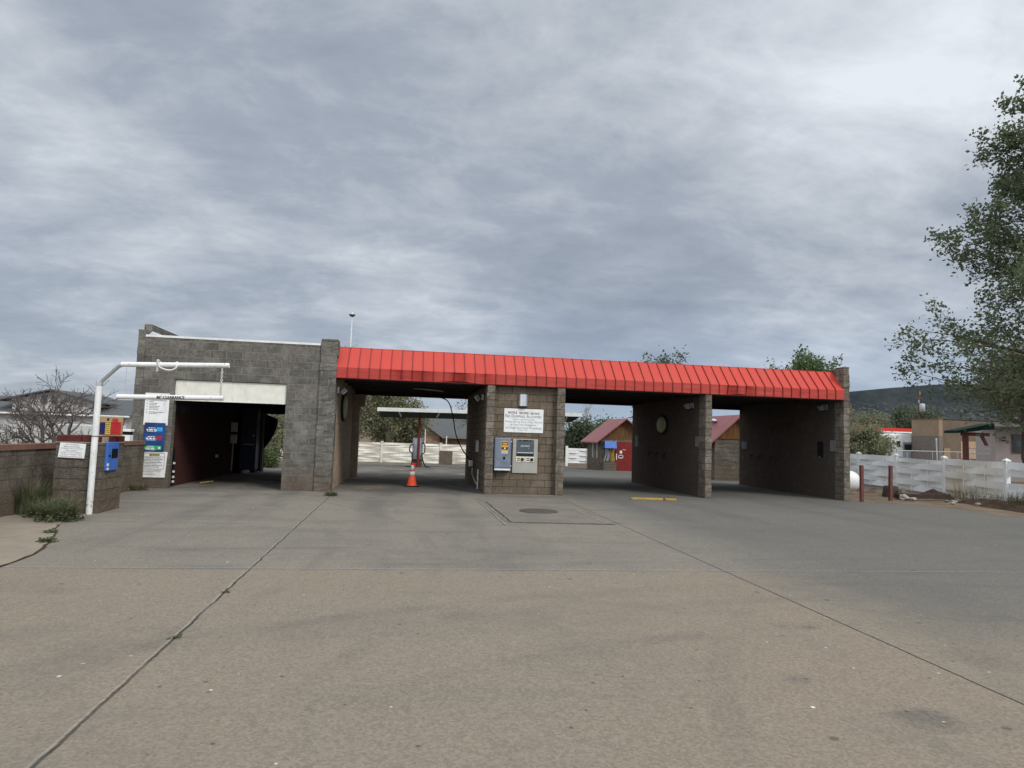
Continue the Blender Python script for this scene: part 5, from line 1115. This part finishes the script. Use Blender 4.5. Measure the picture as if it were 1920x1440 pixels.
# parked cars behind the chain link fence
def car(x, y, rot, paint, label, L=4.4, H=1.45):
    z = gz(y); t = thing('parked_car', (0, 0, 0), label, 'car', 'cars parked beyond the chain link fence')
    pr = [(-L / 2, .35), (L / 2, .35), (L / 2, .72), (L * .44, .85), (L * .22, .92), (L * .1, H - .08), (-L * .2, H), (-L * .36, .98), (-L / 2, .9)]
    MB().prism([(a, -.85, c_) for a, c_ in pr], (0, 1.7, 0)).build('body', paint, t, bevel=.07)
    MB().prism([(L * .19, -.865, .92), (L * .09, -.865, H - .13), (-L * .19, -.865, H - .06), (-L * .31, -.865, .98)], (0, 1.73, 0)).build('windows', M['glass'], t)
    for a in (-L * .31, L * .31):
        for s in (-.8, .8):
            o = MB().cyl((a, s - .1, .32), (a, s + .1, .32), .32, n=18).build('wheel', M['rubber'], t); MB().cyl((a, s - .11, .32), (a, s + .11, .32), .18, n=14).build('rim', M['galv'], o)
    for s in (-.55, .55): MB().box(L / 2 - .01, L / 2 + .015, s - .15, s + .15, .62, .74).build('headlight', M['sign'], t); MB().box(-L / 2 - .015, -L / 2 + .01, s - .15, s + .15, .68, .82).build('tail_light', M['red_sign'], t)
    t.location = (x, y, z); t.rotation_euler = (0, 0, rot); return t
car(49.0, 38, R(165), M['car_blue'], 'blue parked car left of the dark red porch post')
car(44.2, 39, R(20), M['car_dark'], 'dark parked car behind the lowered fence panel')
car(40.2, 40, R(10), M['car_silver'], 'silver parked car behind the first woven fence panel')
car(46.6, 44, R(190), M['car_red'], 'maroon parked car beside the thin white pipe')
car(53.2, 38, R(170), M['car_silver'], 'silver parked car under the green porch roof')
car(37.0, 41, R(5), M['car_dark'], 'dark parked car behind the yellow green bush', H=1.6)
cl = thing('chain_link_fence', (40, 30, oz), 'grey chain link fence beyond the woven vinyl fence', 'fence')
MB().tube([(27, 30, 1.42), (52, 30, 1.55)], .03, 6).build('rail', M['galv'], cl); MB().tube([(27, 30, .2), (52, 30, .25)], .02, 6).build('rail', M['galv'], cl)
for k in range(11): x = 28 + k * 2.3; MB().tube([(x, 30, oz), (x, 30, 1.5)], .035, 6).build('post', M['galv'], cl)
q = MB(); x = 27
while x < 50:
    for s in (1, -1): q.add([(x, 30.02, -.2), (x + .008, 30.02, -.2), (x + .008 + s * 1.6, 30.02, 1.42), (x + s * 1.6, 30.02, 1.42)], [(0, 1, 2, 3)])
    x += .22
q.build('mesh', M['galv'], cl)
sp = thing('white_marker_post', (44.5, 29.5, oz), 'thin white upright post behind the third woven fence post', 'post')
MB().tube([(32.9, 22.0, oz), (32.8, 22.0, 2.35)], .045, 8).build('post', M['white'], sp); MB().lathe([(.06, 0), (.06, .05), (0, .08)], (32.8, 22.0, 2.33), 10).build('cap', M['white'], sp)

# ------------------------------------------------------------------ sky, sun, camera
SUN_AZ = (.60, -.80); SUN_EL = R(42)
w = bpy.data.worlds.new('World'); sc.world = w; w.use_nodes = True; g = N(w.node_tree); bg_ = g.n['Background']
sky = g.node('ShaderNodeTexSky', sky_type='NISHITA'); sky.sun_disc = False; sky.sun_elevation = SUN_EL; sky.sun_rotation = math.atan2(SUN_AZ[0], SUN_AZ[1]); sky.altitude = 1900
tc = g.node('ShaderNodeTexCoord').outputs['Generated']
dx, dy, dz = g.sep(tc)
zc_ = g.m('MAXIMUM', dz, 0.0)
inv = g.m('DIVIDE', 1, g.m('ADD', zc_, .24))
qv = g.comb(g.m('MULTIPLY', g.m('MULTIPLY', dx, inv), .8), g.m('MULTIPLY', dy, inv), 0.0)
n1 = g.noise(g.vm('ADD', qv, (4.2, 1.3, 0)), 1.3, 12, .6, .2); n2 = g.noise(g.vm('ADD', qv, (7.7, 3.1, 2)), 3.8, 13, .63, .3)
n3 = g.noise(g.vm('ADD', qv, (1.7, 9.1, 5)), .45, 4, .5, .2)
val = g.m('ADD', g.m('MULTIPLY', n1, .50), g.m('ADD', g.m('MULTIPLY', n2, .36), g.m('MULTIPLY', n3, .22)))
rid = g.m('SUBTRACT', 1, g.m('MULTIPLY', g.m('ABSOLUTE', g.m('SUBTRACT', g.noise(g.vm('ADD', g.vm('MULTIPLY', qv, (.75, 1.25, 1)), (2.2, 5.7, 1)), 3.2, 10, .58, .4), .5)), 4.0))
val = g.m('ADD', val, g.m('MULTIPLY', g.m('SUBTRACT', rid, .6), .055))
def lobe(d, p, amt):
    global val
    d = Vector(d).normalized(); k = g.m('POWER', g.m('MAXIMUM', g.vm('DOT_PRODUCT', tc, tuple(d)), 0), p)
    val = g.m('ADD', val, g.m('MULTIPLY', k, amt))
LOBES = [((.58, .70, .55), 30, .15), ((.33, .93, .17), 60, -.12), ((-.32, .92, .22), 90, .08), ((-.28, .88, .36), 90, -.09), ((-.02, .95, .26), 110, .08), ((.05, .85, .52), 60, .04), ((-.45, .8, .42), 60, .02), ((.5, .85, .12), 200, .06), ((-.5, .85, .08), 60, -.05)]
for l in LOBES: lobe(*l)
col = g.ramp(val, [(.40, (.205, .236, .287)), (.52, (.275, .308, .36)), (.61, (.38, .41, .452)), (.78, (.61, .645, .685))])
low = g.m('SUBTRACT', 1, g.step(dz, .0, .25))
col = g.mix(g.m('MULTIPLY', low, g.m('MULTIPLY', g.step(dx, -.3, .4), .55)), col, (.29, .375, .51))
side = g.step(g.vm('DOT_PRODUCT', tc, tuple(Vector((-.85, -.42, .33)).normalized())), .35, .95)
boost = g.m('ADD', g.m('ADD', 1, g.m('MULTIPLY', side, 1.1)), g.m('ADD', g.m('MULTIPLY', g.step(dz, .55, .95), 1.5), g.m('MULTIPLY', g.m('SUBTRACT', 1, g.step(dy, -.7, .1)), .75)))
col = g.mix(1.0, col, g.comb(boost, boost, boost), 'MULTIPLY')
col10 = g.mix(1.0, col, (10, 10, 10), 'MULTIPLY')
for nd in g.n:
    if nd.type == 'MIX': nd.clamp_result = False
fin = g.mix(.94, sky.outputs[0], col10)
g.l.new(fin, bg_.inputs['Color']); bg_.inputs['Strength'].default_value = .1
ld = bpy.data.lights.new('sun', 'SUN'); ld.energy = 1.6; ld.angle = R(20); ld.color = (1, .96, .90)
lo = bpy.data.objects.new('sun', ld); COL.objects.link(lo)
sd = Vector((SUN_AZ[0] * math.cos(SUN_EL), SUN_AZ[1] * math.cos(SUN_EL), math.sin(SUN_EL))); lo.location = sd * 40
lo.rotation_euler = sd.to_track_quat('Z', 'Y').to_euler()

ya, pi_, ro = .1538, .0791, .0321
fwd = Vector((math.sin(ya) * math.cos(pi_), math.cos(ya) * math.cos(pi_), math.sin(pi_))); Rr = Vector((math.cos(ya), -math.sin(ya), 0)); Uu = Rr.cross(fwd)
cr = Rr * math.cos(ro) + Uu * math.sin(ro); cu_ = Uu * math.cos(ro) - Rr * math.sin(ro)
cam = bpy.data.cameras.new('camera'); cam.sensor_width = 36; cam.lens = 1240.84 / 1920 * 36; cam.clip_start = .05; cam.clip_end = 9000
co = bpy.data.objects.new('camera', cam); COL.objects.link(co)
co.matrix_world = Matrix(((cr.x, cu_.x, -fwd.x, -2.8247), (cr.y, cu_.y, -fwd.y, -18.221), (cr.z, cu_.z, -fwd.z, 1.6), (0, 0, 0, 1)))
sc.camera = co
sc.view_settings.view_transform = 'Standard'; sc.view_settings.look = 'None'; sc.view_settings.exposure = .45; sc.view_settings.gamma = 1; sc.view_settings.use_curve_mapping = False
sc.cycles.use_denoising = True
